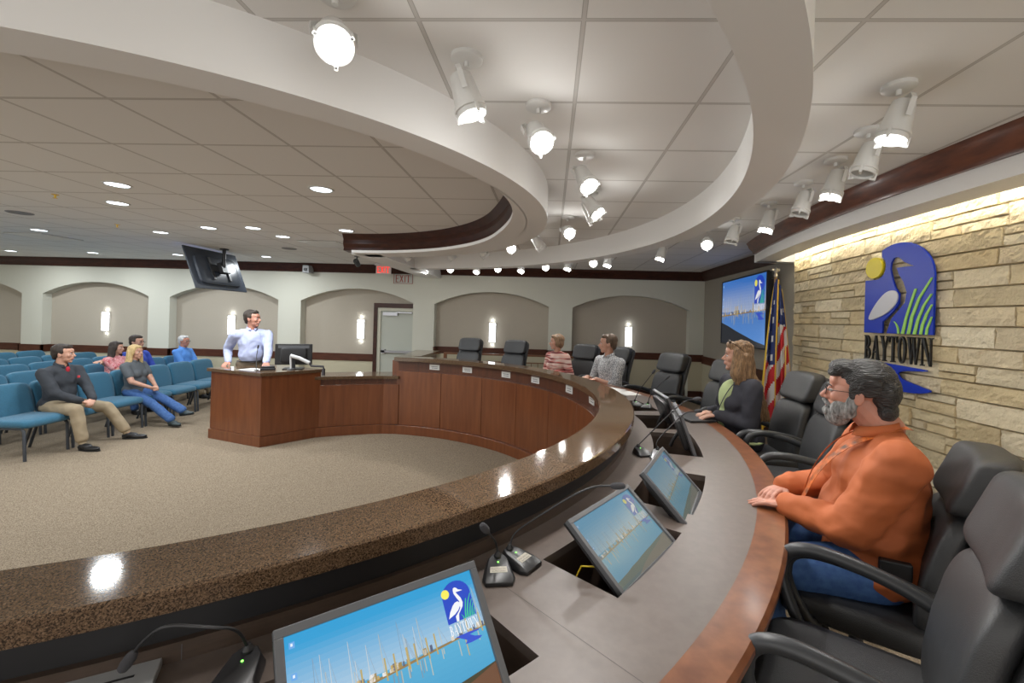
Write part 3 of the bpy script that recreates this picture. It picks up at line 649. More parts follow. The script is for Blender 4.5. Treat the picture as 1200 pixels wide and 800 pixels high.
t = empty('ceiling_television'); tag(t, 'flat television hung from the ceiling on a pole, its dark back toward us, tilted down', 'television')
W2, H2 = 1.25, 0.73; p = (-5.876, 7.518, 2.453); yaw, tilt = 1.604, -0.346
a = Vector((cos(yaw), sin(yaw), 0)); n = Vector((sin(yaw), -cos(yaw), 0)); v = Vector((0, 0, cos(tilt))) + n * sin(tilt); nn = a.cross(v)
t.matrix_world = basis(a, v, nn, p)     # local +z = back side, toward the room's centre
TVBACK = mat('television_back', (0.035, 0.042, 0.055), 0.25)
g = G(); g.box(-W2 / 2, W2 / 2, -H2 / 2, H2 / 2, -0.012, 0.012); g.build('cabinet', TVBACK, t, bevel=0.004)
g = G(); g.sel((0, -0.02, 0.012), (W2 * 0.40, H2 * 0.36, 0.035), 0.25, 0.25, n=36, m=8); g.build('rear_housing', TVBACK, t, smooth=True)
g = G(); g.box(-W2 / 2 + 0.02, W2 / 2 - 0.02, -H2 / 2 + 0.02, H2 / 2 - 0.02, -0.014, -0.0121); g.build('screen', mat('lit_blue_screen', (0.01, 0.01, 0.02), 0.2, emit=(0.15, 0.25, 1.0), estr=1.2), t)
g = G(); g.box(-0.22, -0.17, -0.2, 0.2, 0.045, 0.065); g.box(0.17, 0.22, -0.2, 0.2, 0.045, 0.065); g.box(-0.24, 0.24, -0.05, 0.05, 0.06, 0.08); g.box(-0.06, 0.06, -0.08, 0.1, 0.075, 0.14)
g.build('mount_bracket', BLACKPL, t)
mi = t.matrix_world.inverted(); g = G(); e1 = Vector((0.02, 0.02, 0.12)); top = mi @ (t.matrix_world @ e1).xyz; P1 = t.matrix_world @ e1
g.tube([mi @ P1, mi @ Vector((P1.x, P1.y, CEIL))], 0.028, 12); g.tube([mi @ Vector((P1.x, P1.y, CEIL - 0.02)), mi @ Vector((P1.x, P1.y, CEIL))], 0.07, 16); g.build('ceiling_pole', BLACKPL, t, smooth=True)

# ---------------------------------------------------------------- gooseneck microphones
def mic_base():
    g = G(); P = [(-0.042, -0.055), (0.042, -0.055), (0.052, -0.03), (0.040, 0.05), (0.022, 0.075), (-0.022, 0.075), (-0.040, 0.05), (-0.052, -0.03)]
    vs = [(x, y, 0) for x, y in P] + [(x, y, 0.012) for x, y in P] + [(x * 0.75, y * 0.8 + 0.004, 0.022 + 0.018 * (y + 0.055) / 0.13) for x, y in P]; n = 8
    fs = [tuple(range(8))[::-1]] + [(i, (i + 1) % n, n + (i + 1) % n, n + i) for i in range(n)] + [(n + i, n + (i + 1) % n, 2 * n + (i + 1) % n, 2 * n + i) for i in range(n)] + [tuple(range(16, 24))]
    return g.add(vs, fs)
NICK = mat('dull_nickel', (0.42, 0.43, 0.45), 0.3, metal=0.8)
def make_mic(loc, rz, neck, label, chrome=False, words=True):
    r = empty('gooseneck_microphone', loc, rz)
    mic_base().build('base', NICK if chrome else mat('mic_black', (0.018, 0.018, 0.02), 0.35), r, smooth=True, bevel=0.002)
    g = G(); g.lathe([(0.012, 0), (0.013, 0.006), (0.008, 0.014), (0.006, 0.018)], 14, Matrix.Translation((0, 0.052, 0.036))); g.build('collar', BLACKPL, r, smooth=True)
    i = Matrix.Rotation(-rz, 4, 'Z') @ Matrix.Translation(-Vector(loc)); pts = [Vector((0, 0.052, 0.045))] + [i @ Vector(p) for p in neck]
    # smooth the neck
    for _ in range(3):
        q = [pts[0]]
        for a, b in zip(pts[:-1], pts[1:]): q += [a * 0.75 + b * 0.25, a * 0.25 + b * 0.75]
        pts = q + [pts[-1]]
    g = G(); g.tube(pts, 0.0035, 8); g.build('gooseneck', BLACKPL, r, smooth=True)
    d = (pts[-1] - pts[-3]).normalized(); e = pts[-1]; z = d; x = z.orthogonal().normalized(); y = z.cross(x)
    g = G(); g.lathe([(0.004, -0.004), (0.009, 0.002), (0.0115, 0.012), (0.012, 0.03), (0.010, 0.042), (0.005, 0.048)], 14, basis(x, y, z, e)); g.build('foam_windscreen', mat('grey_foam', (0.055, 0.055, 0.062), 0.95, bump=0.4, bump_s=900), r, smooth=True)
    if words:
        g = G(); zt = lambda y: 0.0225 + 0.018 * ((y - 0.004) / 0.8 + 0.055) / 0.13 + 0.0006
        g.add([(-0.028, -0.022, zt(-0.022)), (0.028, -0.022, zt(-0.022)), (0.026, 0.004, zt(0.004)), (-0.026, 0.004, zt(0.004))], [(0, 1, 2, 3)]); lb = g.build('paper_label', mat('cream_label', (0.5, 0.47, 0.40), 0.7), r)
        for k, (tx, yy) in enumerate((('Please Speak Into', -0.008), ('the Microphone', -0.018))):
            c = bpy.data.curves.new('lettering', 'FONT'); c.body = tx; c.size = 0.0068; c.align_x = 'CENTER'; o = bpy.data.objects.new('lettering', c); COL.objects.link(o); c.materials.append(INK); bpy.context.view_layer.update(); me = bpy.data.meshes.new_from_object(o.evaluated_get(bpy.context.evaluated_depsgraph_get())); bpy.data.objects.remove(o); bpy.data.curves.remove(c); o = bpy.data.objects.new('lettering', me); COL.objects.link(o)
            o.parent = lb; o.location = (0, yy, zt(yy) + 0.0004); o.rotation_euler = (atan2(0.018, 0.13 * 0.8), 0, 0)
    g = G(); g.lathe([(0.003, 0), (0.0025, 0.0015)], 10, Matrix.Translation((0, 0.024, 0.034))); g.build('led', mat('green_led', (0, 0, 0), 0.5, emit=(0.2, 1.0, 0.1), estr=4), r)
    tag(r, label, 'microphone', 'gooseneck microphones on the desk'); return r
make_mic((-0.145, 1.415, ZD), radians(10), [(-0.16, 1.47, 1.0), (-0.163, 1.40, 1.05), (-0.178, 1.37, 1.085)], 'microphone with short upright neck beside the nearest monitor')
make_mic((-0.075, 1.490, ZD), radians(58), [(-0.11, 1.545, 1.00), (-0.03, 1.55, 1.055), (0.10, 1.557, 1.14), (0.17, 1.56, 1.172), (0.23, 1.56, 1.174)], 'microphone with long neck arching in front of the second monitor')
make_mic((-0.675, 0.955, ZD), radians(12), [(-0.686, 0.97, 1.035), (-0.72, 0.93, 1.062), (-0.815, 0.918, 1.073), (-0.862, 0.916, 1.03), (-0.875, 0.915, 1.01)], 'microphone at the lower left corner, neck bent down to the left', words=False)
make_mic((0.60, 2.80, ZD), radians(20), [(0.62, 2.86, 1.0), (0.74, 2.84, 1.14), (0.86, 2.84, 1.26), (0.92, 2.84, 1.272)], 'black microphone on the far side of the third monitor, the higher neck of the two', words=False)
make_mic((0.685, 2.745, ZD), radians(-10), [(0.68, 2.81, 1.0), (0.78, 2.83, 1.10), (0.87, 2.84, 1.19), (0.93, 2.84, 1.197)], 'microphone on a nickel base behind the third monitor, the lower neck of the two', chrome=True, words=False)
make_mic((0.885, 4.44, ZD), radians(15), [(0.88, 4.36, 1.08), (0.92, 4.25, 1.18), (0.98, 4.24, 1.268)], 'far microphone beyond the fifth monitor with the taller neck', words=False)
make_mic((0.96, 4.34, ZD), radians(-25), [(0.97, 4.27, 1.05), (1.04, 4.25, 1.15), (1.11, 4.25, 1.218)], 'far microphone beyond the fifth monitor with the shorter neck', words=False)
# ================================================================ ceiling spotlights
def lamp_spot(name, W, parent, loc, ang=70, col=(1, 0.95, 0.87)):
    l = bpy.data.lights.new(name, 'SPOT'); l.energy = W; l.spot_size = radians(ang); l.spot_blend = 0.6; l.shadow_soft_size = 0.04; l.color = col
    o = bpy.data.objects.new(name, l); COL.objects.link(o); o.parent = parent; o.location = loc; return o
def make_spot(lit=True):
    r = empty('ceiling_spotlight')          # origin on the ceiling; head hangs below, aimed by its own matrix
    g = G(); g.lathe([(0.062, 0), (0.062, -0.016), (0.055, -0.022), (0.0, -0.022)], 28); g.lathe([(0.012, -0.02), (0.012, -0.045)], 12); g.build('canopy', WHITEMET, r, smooth=True)
    h = empty('spot_head'); h.parent = r; h.location = (0, 0, -0.115)
    return r, h
HEADS = {}
def head_meshes(lit):
    k = 'lit' if lit else 'dim'
    if k in HEADS: return HEADS[k]
    out = []
    g = G(); g.lathe([(0.030, 0.085), (0.044, 0.078), (0.050, 0.05), (0.058, -0.03), (0.060, -0.055), (0.066, -0.058), (0.067, -0.072), (0.060, -0.074), (0.061, -0.095), (0.055, -0.096), (0.053, -0.078)], 28)
    out.append(g.build('housing', WHITEMET, None, smooth=True))
    g = G(); g.lathe([(0.0, -0.080), (0.054, -0.080), (0.054, -0.083), (0.0, -0.088)], 28); out.append(g.build('lens', LAMP if lit else DIMLENS, None, smooth=True))
    for a in range(3):
        g = G(); t = 2 * pi * a / 3 + 0.4; Mx = Matrix.Rotation(t, 4, 'Z'); g.box(0.058, 0.070, -0.006, 0.006, -0.112, -0.062, Mx); g.box(0.040, 0.066, -0.004, 0.004, -0.112, -0.104, Mx)
        out.append(g.build('retaining_clip', WHITEMET, None))
    for sx in (1, -1):
        g = G(); pts = [(0, 0, 0.098), (sx * 0.05, 0, 0.098), (sx * 0.074, 0, 0.07), (sx * 0.074, 0, -0.012)]
        for i in range(3):
            a, b = Vector(pts[i]), Vector(pts[i + 1]); d = (b - a).normalized(); nrm = Vector((0, 1, 0)); e = d.cross(nrm) * 0.0016; wv = nrm * 0.011
            g.add([a - e - wv, a + e - wv, a + e + wv, a - e + wv, b - e - wv, b + e - wv, b + e + wv, b - e + wv], [(0, 1, 2, 3), (4, 7, 6, 5), (0, 4, 5, 1), (1, 5, 6, 2), (2, 6, 7, 3), (3, 7, 4, 0)])
        out.append(g.build('yoke_arm', WHITEMET, None))
    HEADS[k] = out; return out
CANOPY = None
def spotlight(x, y, aim, lit, label, group, W=None, first=[True, True]):
    global CANOPY
    r = empty('ceiling_spotlight', (x, y, CEIL)); d = (Vector(aim) - Vector((x, y, CEIL - 0.13))).normalized()
    z = -d; yv = Vector((0, 0, 1)); X = yv.cross(z); X = X.normalized() if X.length > 1e-3 else Vector((1, 0, 0)); Y = z.cross(X)
    if CANOPY is None:
        g = G(); g.lathe([(0.066, 0), (0.066, -0.016), (0.058, -0.022), (0.001, -0.022)], 28); g.lathe([(0.011, -0.02), (0.011, -0.046)], 12); CANOPY = g.build('canopy', WHITEMET, None, smooth=True); c = CANOPY
    else: c = CANOPY.copy(); COL.objects.link(c)
    c.parent = r
    Mh = basis(X, Y, z, Vector((0, 0, -0.155)) )
    key = 'lit' if lit else 'dim'; fresh = key not in HEADS; src = head_meshes(lit)
    for o in src:
        c = o if fresh else o.copy()
        if not fresh: COL.objects.link(c)
        c.parent = r; c.matrix_local = Mh
    if lit:
        l = bpy.data.lights.new('spot_beam', 'SPOT'); l.energy = W or SPOT_W; l.spot_size = radians(95); l.spot_blend = 0.9; l.shadow_soft_size = 0.05; l.color = (1, 0.98, 0.95)
        o = bpy.data.objects.new('spot_beam', l); COL.objects.link(o); o.parent = r; o.matrix_local = Mh @ Matrix.Translation((0, 0, -0.125))
        l = bpy.data.lights.new('lens_spill', 'POINT'); l.energy = SPILL_W; l.shadow_soft_size = 0.045; l.color = (1, 0.99, 0.97)
        o = bpy.data.objects.new('lens_spill', l); COL.objects.link(o); o.parent = r; o.matrix_local = Mh @ Matrix.Translation((0, 0, -0.15))
    tag(r, label, 'spotlight', group); return r
# row just outside the inner ring, aimed outward at the seats
inner = [(-51, 1, (0.0, 0.1, 1.2)), (-40.5, 1, (0.35, 1.9, 0.6)), (-30.6, 1, (0.55, 0.6, 1.0)), (-16.3, 1, (0.9, 1.6, 0.9)), (-2.0, 1, (1.6, 2.6, 0.8)), (1.2, 0, (1.5, 4.2, 0.8)),
         (19.0, 1, (0.9, 1.2, 1.0)), (34, 0, (1.3, 6.6, 0.8)), (45.5, 1, (0.4, 2.0, 1.2)), (56.5, 0, (0.3, 8.0, 0.8)), (68, 0, (-0.8, 8.6, 0.8)), (82.5, 0, (-1.8, 8.9, 0.9))]
inl = ['nearest of the inner row, glaring toward us at the top left', 'second of the inner row, its lens tipped down to the right', 'third of the inner row, round lit face toward us', 'fourth of the inner row, where the inner ring curves back', 'fifth of the inner row, lens lit and turned away', 'unlit head tucked beside the fifth inner light',
       'inner row, small lit one at the tip of the inner ring', 'inner row, unlit, first behind the tip of the inner ring', 'inner row, lit one on the far side of the inner ring', 'inner row, unlit one left of the far lit one', 'inner row, unlit, second from its left end', 'inner row, unlit, at its far left end above the exit sign']
for (t, lit, aim), lb in zip(inner, inl):
    c = pol(2.88, t); spotlight(c.x, c.y, aim, bool(lit), 'white ceiling spotlight, ' + lb, 'spotlights along the inner ceiling ring')
outer = [(88.5, 4.75, 1), (82.5, 4.75, 1), (76, 4.75, 1), (70.5, 4.7, 1), (64.5, 4.7, 1), (58.3, 4.68, 1), (52.3, 4.65, 1), (45.6, 4.6, 1), (41.8, 4.6, 1), (29, 4.6, 1), (18, 4.55, 1), (11.3, 4.5, 0), (3.6, 4.48, 1), (-4.0, 4.45, 0), (-10.0, 4.45, 1), (-15.8, 4.45, 0), (-22.2, 4.42, 1)]
oul = ['farthest left of the outer row, above the dais end', 'second from the left of the outer row', 'third from the left of the outer row, head turned down', 'fourth from the left of the outer row', 'fifth from the left of the outer row', 'sixth from the left of the outer row', 'seventh from the left of the outer row', 'eighth from the left of the outer row',
       'ninth from the left of the outer row, close beside the eighth', 'outer row, alone above the plaid-shirted man', 'outer row, bright one left of the television', 'outer row, unlit, touching the bright one left of the television', 'outer row, lit, left of the crown end', 'outer row, unlit drum at the crown end', 'outer row, lit, third from the right', 'outer row, unlit glass-fronted one, second from the right', 'large lit one at the right end of the outer row']
for (t, r_, lit), lb in zip(outer, oul):
    c = pol(r_, t); q = pol(3.9, t - 2) if t < 60 else pol(3.6, t - 5); faceme = t in (18, 45.6, 82.5, 58.3, 70.5)
    aim = (q.x, q.y, 0.9) if not faceme else (c.x * 0.55, c.y * 0.55 , 1.3)
    spotlight(c.x, c.y, aim, bool(lit), 'white ceiling spotlight, ' + lb, 'spotlights along the outer ceiling ring')

# recessed downlights over the audience; the unseen ones at the end are added fill
dl = [(-3.86, 3.75), (-4.53, 4.41), (-2.04, 3.79), (-7.39, 6.06), (-5.56, 6.04), (-4.54, 5.64), (-3.90, 5.59), (-3.87, 6.18), (-10.9, 8.46), (-9.18, 8.46), (-7.42, 8.46), (-5.62, 8.46), (-2.69, 5.64), (-9.2, 6.0), (-11.0, 6.0), (-8.2, 3.7), (-10.5, 3.7), (-6.1, 3.7), (-4.5, 1.2), (-7.5, 1.2), (-10.5, 1.2), (-3.5, -1.2), (-7.5, -1.2)]
names = ['large disc at the left above the front seats', 'seen edge-on just below the large left disc', 'large disc right of centre in the tiled ceiling', 'left of the ceiling television', 'beside the ceiling television, upper left', 'small, above the ceiling television', 'small, upper right of the ceiling television', 'right of the ceiling television',
         'far row near the wall, leftmost', 'far row near the wall, second from left', 'far row near the wall, behind the ceiling television', 'far row near the wall, rightmost', 'small, under the curved wood crown', ] + ['added unseen over the audience as fill light'] * 10
src = None
for i, ((x, y), nm) in enumerate(zip(dl, names)):
    if src is None:
        t = empty('downlight', (x, y, CEIL)); g = G(); g.lathe([(0.088, 0), (0.105, 0.0), (0.106, -0.006), (0.088, -0.008)], 28, cap=False); g.build('trim_ring', WHITEMET, t, smooth=True)
        g = G(); g.lathe([(0.086, -0.002), (0.0, -0.0025)], 28); g.build('diffuser', DOWNLAMP, t); src = t
    else: t = copy_tree(src); t.location = (x, y, CEIL)
    area('downlight_lamp', (0, 0, -0.012), 0.16, 0.16, DOWN_W, (0.92, 0.97, 1.0), parent=t, shape='DISK') if i != 12 else None
    tag(t, 'round recessed ceiling light, ' + nm, 'downlight', 'recessed lights in the audience ceiling')
# vents, ceiling speakers, sprinkler caps
for (x, y, l) in ((-3.54, 6.78, 'square slotted ceiling vent near the curved wood crown'), (-7.97, 6.62, 'square slotted ceiling vent at the far left above the seats')):
    t = empty('ceiling_vent', (x, y, CEIL)); g = G(); g.box(-0.3, 0.3, -0.3, 0.3, -0.004, 0); g.build('backing', mat('vent_shadow', (0.05, 0.05, 0.05), 0.8), t)
    g = G(); 
    for k in range(9): g.box(-0.27, 0.27, -0.27 + k * 0.062, -0.27 + k * 0.062 + 0.03, -0.016, -0.006)
    g.build('slats', WHITEMET, t)
    g = G(); g.box(-0.3, 0.3, -0.3, -0.27, -0.012, 0); g.box(-0.3, 0.3, 0.27, 0.3, -0.012, 0); g.box(-0.3, -0.27, -0.27, 0.27, -0.012, 0); g.box(0.27, 0.3, -0.27, 0.27, -0.012, 0); g.build('frame', WHITEMET, t); tag(t, l, 'vent', 'ceiling vents')
for (x, y, l) in ((-6.28, 4.95, 'round grey ceiling speaker grille at the far left'), (-4.46, 7.31, 'round grey ceiling speaker grille right of the television pole')):
    g = G(); g.lathe([(0.0, -0.004), (0.095, -0.004), (0.105, -0.010), (0.115, -0.006), (0.118, 0)], 28); o = g.build('ceiling_speaker', mat('speaker_grey', (0.22, 0.22, 0.23), 0.7), smooth=True); o.location = (x, y, CEIL); tag(o, l, 'speaker', 'ceiling speakers')
for (x, y, l) in ((-4.87, 4.12, 'small brass sprinkler head in the ceiling, the nearer one'), (-5.70, 5.55, 'small brass sprinkler head in the ceiling, the farther one')):
    g = G(); g.lathe([(0.028, 0), (0.028, -0.004), (0.010, -0.006), (0.007, -0.03), (0.018, -0.034), (0.018, -0.037), (0, -0.038)], 16); o = g.build('sprinkler_head', mat('brass', (0.75, 0.50, 0.08), 0.35, metal=0.6), smooth=True); o.location = (x, y, CEIL); tag(o, l, 'sprinkler', 'ceiling sprinklers')
# ceiling camera and wall camera
t = empty('ceiling_camera', (-3.64, 8.09, CEIL)); g = G(); g.lathe([(0.05, 0), (0.05, -0.015), (0.012, -0.02), (0.012, -0.08)], 16); g.build('mount', GREYPL, t, smooth=True)
g = G(); Mx = basis((1, 0, 0), (0, 0.5, 0.86), (0, -0.86, 0.5), (0, 0, -0.12)); g.lathe([(0.03, -0.09), (0.045, -0.08), (0.05, 0.05), (0.04, 0.07), (0, 0.072)], 18, Mx); g.build('housing', mat('dark_camera', (0.05, 0.06, 0.065), 0.4), t, smooth=True); tag(t, 'dark cylindrical camera hanging from the ceiling above the exit sign', 'camera')
t = empty('wall_camera', (-5.28, YF - 0.14, 2.72)); g = G(); g.box(-0.07, 0.07, -0.10, 0.10, -0.10, 0.06); g.build('housing', mat('satin_grey', (0.30, 0.31, 0.32), 0.4), t, bevel=0.008); g = G(); g.lathe([(0.035, 0), (0.035, 0.02), (0, 0.021)], 16, basis((1, 0, 0), (0, 0, 1), (0, -1, 0), (0, -0.10, -0.03))); g.build('lens', BLACKPL, t, smooth=True)
tag(t, 'small grey boxy camera fixed on the wood crown of the far wall', 'camera')
# wall sconces
src = None
for i, x in enumerate((-13.05, -10.12, -7.17, -4.21, -1.27, 1.70)):
    if src is None:
        t = empty('wall_sconce'); g = G(); g.box(-0.066, 0.066, -0.066, -0.002, -0.205, 0.205); g.build('glass_shade', SCONCE, t, bevel=0.008)
        g = G()
        for z in (-0.225, -0.145, 0.135, 0.215): g.box(-0.075, 0.075, -0.073, 0.0, z - 0.004, z + 0.004)
        g.box(-0.074, -0.069, -0.02, 0, -0.23, 0.23); g.box(0.069, 0.074, -0.02, 0, -0.23, 0.23); g.build('frame', mat('brushed_nickel', (0.5, 0.5, 0.5), 0.35, metal=0.7), t)
        g = G(); g.box(-0.06, 0.06, 0.0, 0.008, -0.2, 0.2); g.build('back_plate', MATS['brushed_nickel'], t); src = t
    else: t = copy_tree(src)
    t.location = (x, YF + ND - 0.009, 1.437)
    l = bpy.data.lights.new('sconce_glow', 'POINT'); l.energy = 0.5; l.shadow_soft_size = 0.03; l.color = (0.9, 0.96, 1)
    for dz in (0.27, -0.27):
        o = bpy.data.objects.new('sconce_glow', l); COL.objects.link(o); o.parent = t; o.location = (0, -0.03, dz)
    tag(t, 'tall lit glass wall light ' + ['out beyond the left edge', 'in the leftmost full arch', 'in the arch behind the standing man', 'in the arch with the door', 'in the arch above the two empty far chairs', 'in the rightmost arch, beside the plaid-shirted man'][i], 'wall light', 'wall lights in the arches')
# exit signs: a real one hanging, an outlined one behind
def flat_letters(txt, x0, y0, W, H, z0, z1, M=None):
    g = G()
    for p in letters(txt, x0, y0, W, H): g.prism(p, z0, z1, M)
    return g
RED = mat('lit_red_letters', (0.5, 0.02, 0.01), 0.5, emit=(1.0, 0.03, 0.01), estr=1.3); REDD = mat('red_outline_paint', (0.40, 0.09, 0.07), 0.6)
t = empty('exit_sign', (-3.50, 9.05, 2.70)); g = G(); g.box(-0.19, 0.17, -0.02, 0.02, 0.09, 0.135); g.box(-0.03, 0.03, -0.02, 0.02, 0.135, 0.14); g.build('housing', WHITEMET, t); g = G(); g.box(-0.16, 0.16, -0.004, 0.004, -0.09, 0.09); g.build('face_plate', mat('pale_acrylic', (0.62, 0.55, 0.53), 0.3), t)
flat_letters('EXIT', -0.14, -0.065, 0.27, 0.13, 0.005, 0.008, basis((1, 0, 0), (0, 0, 1), (0, -1, 0))).build('letters', RED, t); tag(t, 'hanging exit sign with lit red letters and white top', 'exit sign')
t = empty('exit_sign', (-3.23, YF - 0.02, 2.565)); g = G(); 
for a in ((-0.21, 0.21, -0.115, -0.108), (-0.21, 0.21, 0.108, 0.115), (-0.21, -0.203, -0.115, 0.115), (0.203, 0.21, -0.115, 0.115)): g.box(a[0], a[1], 0.0, 0.012, a[2], a[3])
g.build('border', REDD, t); g = G(); g.box(-0.205, 0.205, 0.012, 0.02, -0.11, 0.11); g.build('backing', mat('sign_backing', (0.50, 0.52, 0.47), 0.6), t)
flat_letters('EXIT', -0.18, -0.085, 0.34, 0.16, -0.011, -0.006, basis((1, 0, 0), (0, 0, 1), (0, -1, 0))).build('letters', REDD, t); tag(t, 'exit sign with thin red outlined frame on the far wall, right of the lit one', 'exit sign')

# ---------------------------------------------------------------- handrail on the dais behind the far seats
t = empty('wooden_railing', (0, 0, 0)); tag(t, 'low wooden handrail with thin balusters along the dais behind the far chairs', 'railing')
OAK = mat('rail_oak', (0.16, 0.060, 0.025), 0.4, noise_s=5, col2=(0.22, 0.09, 0.04), stretch=(1, 6, 6))
g = G(); g.box(-2.15, 1.3, 8.87, 8.93, 1.00, 1.035); g.build('top_rail', OAK, t, bevel=0.005)
g = G(); g.box(-2.15, 1.3, 8.885, 8.915, 0.86, 0.88); g.build('mid_rail', OAK, t); g = G(); g.box(-2.15, 1.3, 8.885, 8.915, 0.28, 0.31); g.build('bottom_rail', OAK, t)
bs = None
for i in range(26):
    if bs is None: g = G(); g.tube([(0, 0, 0.31), (0, 0, 0.86)], 0.007, 6, cap=False); bs = g.build('baluster', OAK, t, smooth=True); o = bs
    else: o = bs.copy(); COL.objects.link(o); o.parent = t
    o.location = (-2.08 + i * 0.132, 8.9, 0)
ps = None
for x in (-2.12, -0.5, 1.27):
    if ps is None: g = G(); g.box(-0.03, 0.03, -0.03, 0.03, DAIS, 1.0); ps = g.build('post', OAK, t); o = ps
    else: o = ps.copy(); COL.objects.link(o); o.parent = t
    o.location = (x, 8.9, 0)

# ---------------------------------------------------------------- emblem on the stone wall
LOGOB = mat('glossy_blue_enamel', (0.012, 0.045, 0.50), 0.35, spec=0.25); LOGOY = mat('glossy_yellow_enamel', (0.82, 0.68, 0.015), 0.4)
LOGOW = mat('pale_grey_enamel', (0.60, 0.61, 0.66), 0.35); LOGOG = mat('lime_green_enamel', (0.36, 0.72, 0.12), 0.5); LOGOK = mat('black_metal_letters', (0.012, 0.012, 0.012), 0.4)
em = empty('wall_emblem'); tag(em, 'blue arched emblem with heron, sun, reeds and BAYTOWN lettering on the stone wall', 'emblem')
cy = 3.665; ang = 0.0; ex = stone_x(cy) - 0.055
em.matrix_world = basis((0, -1, 0), (0, 0, 1), (-1, 0, 0), (ex, cy, 1.72))    # local x: toward the camera side (right in view), y: up, z: out of the wall
S = 0.70
def curve_shape(name, polys, z0, z1, m, parent, bev=0.004, smooth_pts=True):
    cu = bpy.data.curves.new(name, 'CURVE'); cu.dimensions = '2D'; cu.fill_mode = 'BOTH'; cu.extrude = (z1 - z0) / 2 - bev; cu.bevel_depth = bev; cu.bevel_resolution = 2
    for p in polys:
        sp = cu.splines.new('POLY'); sp.points.add(len(p) - 1); sp.use_cyclic_u = True
        for q, (x, y) in zip(sp.points, p): q.co = (x, y, 0, 1)
    o = bpy.data.objects.new(name, cu); COL.objects.link(o); bpy.context.view_layer.update()
    me = bpy.data.meshes.new_from_object(o.evaluated_get(bpy.context.evaluated_depsgraph_get())); bpy.data.objects.remove(o); bpy.data.curves.remove(cu)
    me.name = name; me.materials.clear(); me.materials.append(m); o = bpy.data.objects.new(name, me); COL.objects.link(o); o.parent = parent; o.location = (0, 0, (z0 + z1) / 2); return o
def chaikin(P, n=2):
    for _ in range(n):
        q = []
        for a, b in zip(P, P[1:] + P[:1]): q += [(a[0] * .75 + b[0] * .25, a[1] * .75 + b[1] * .25), (a[0] * .25 + b[0] * .75, a[1] * .25 + b[1] * .75)]
        P = q
    return P
vv = lambda v: v * 0.85 if v > 0 else (-0.372 + (v + 0.40) * 0.62 if v < -0.39 else v)
sc = lambda P: [((u - 0.5) * S, vv(v) * S) for u, v in P]
suncut = [(0.17 + 0.165 * cos(radians(a)), 0.93 + 0.175 * sin(radians(a))) for a in range(-100, 62, 9)]
plate = [(0, 0), (0.30, 0), (0.30, 0.16), (0.46, 0.30), (0.535, 0.40), (0.54, 0.53), (0.48, 0.62), (0.43, 0.76), (0.40, 0.88), (0.41, 0.97), (0.45, 1.03), (0.51, 1.035), (0.56, 1.0), (0.60, 0.955), (0.75, 0.875), (0.60, 0.885), (0.50, 0.885), (0.53, 0.80), (0.60, 0.69), (0.65, 0.55), (0.63, 0.41), (0.55, 0.32), (0.44, 0.20), (0.37, 0.0)]
body = [(0.30, 0), (0.30, 0.16), (0.46, 0.30), (0.535, 0.40), (0.54, 0.53), (0.48, 0.62), (0.43, 0.76), (0.40, 0.88), (0.41, 0.97), (0.45, 1.03), (0.51, 1.035), (0.56, 1.0), (0.60, 0.955), (0.75, 0.875), (0.60, 0.885), (0.50, 0.885), (0.53, 0.80), (0.60, 0.69), (0.65, 0.55), (0.63, 0.41), (0.55, 0.32), (0.44, 0.20), (0.37, 0.0)]
outl = [(0, 0)] + body + [(1, 0), (1, 0.72)] + [(0.5 + 0.5 * cos(radians(a)), 0.72 + 0.50 * sin(radians(a))) for a in range(6, 122, 8)] + [p for p in suncut[::-1] if p[0] > 0.0][0:] + [(0.0, 0.76)]
curve_shape('arched_plate', [sc(outl)], 0.0, 0.016, LOGOB, em, 0.002)
curve_shape('sun_disc', [sc([(0.155 + 0.135 * cos(radians(a)), 0.93 + 0.145 * sin(radians(a))) for a in range(0, 360, 10)])], 0.0, 0.026, LOGOY, em, label if False else 0.003)
curve_shape('heron_wing', [sc(chaikin(WING))], 0.014, 0.026, LOGOW, em, 0.003)
reed = []
for st in REEDS: reed.append(sc([(x - w2 * 0.7, y) for x, y, w2 in st] + [(min(x + w2 * 0.7, 0.995), y) for x, y, w2 in st[::-1]]))
for p in reed: curve_shape('reed', [p], 0.015, 0.024, LOGOG, em, 0.001)
wv = [(0.10, -0.40), (0.45, -0.405), (0.72, -0.42), (0.97, -0.44), (0.99, -0.455), (0.90, -0.47), (0.68, -0.475), (0.58, -0.50), (0.60, -0.535), (0.75, -0.60), (0.95, -0.66), (1.0, -0.69), (0.90, -0.725), (0.70, -0.73), (0.45, -0.71), (0.42, -0.67), (0.52, -0.63), (0.53, -0.60), (0.45, -0.56), (0.25, -0.50)]
wv = [(0.12, -.345), (.50, -.36), (.93, -.375), (.93, -.39), (.70, -.405), (.57, -.43), (.54, -.46), (.60, -.51), (.80, -.55), (.98, -.58), (.98, -.60), (.85, -.635), (.62, -.65), (.42, -.645), (.40, -.60), (.48, -.575), (.46, -.54), (.36, -.51), (.30, -.46), (.22, -.40)]
curve_shape('river_wave', [[((u - 0.5) * S, v * S) for u, v in chaikin(wv, 1)]], 0.0, 0.016, LOGOB, em, 0.002)
x = 0
for i, ch in enumerate('BAYTOWN'):
    adv = {'B': .92, 'A': 1.0, 'Y': .98, 'T': .92, 'O': .98, 'W': 1.3, 'N': 1.08}; tot = sum(adv[c] for c in 'BAYTOWN'); wd = adv[ch] / tot * S
    g = G()
    for p in letters(ch, -S / 2 + x, -0.333 * S, wd * 0.96, 0.30 * S): g.prism(p, 0.0, 0.016)
    g.build('letter', LOGOK, em); x += wd

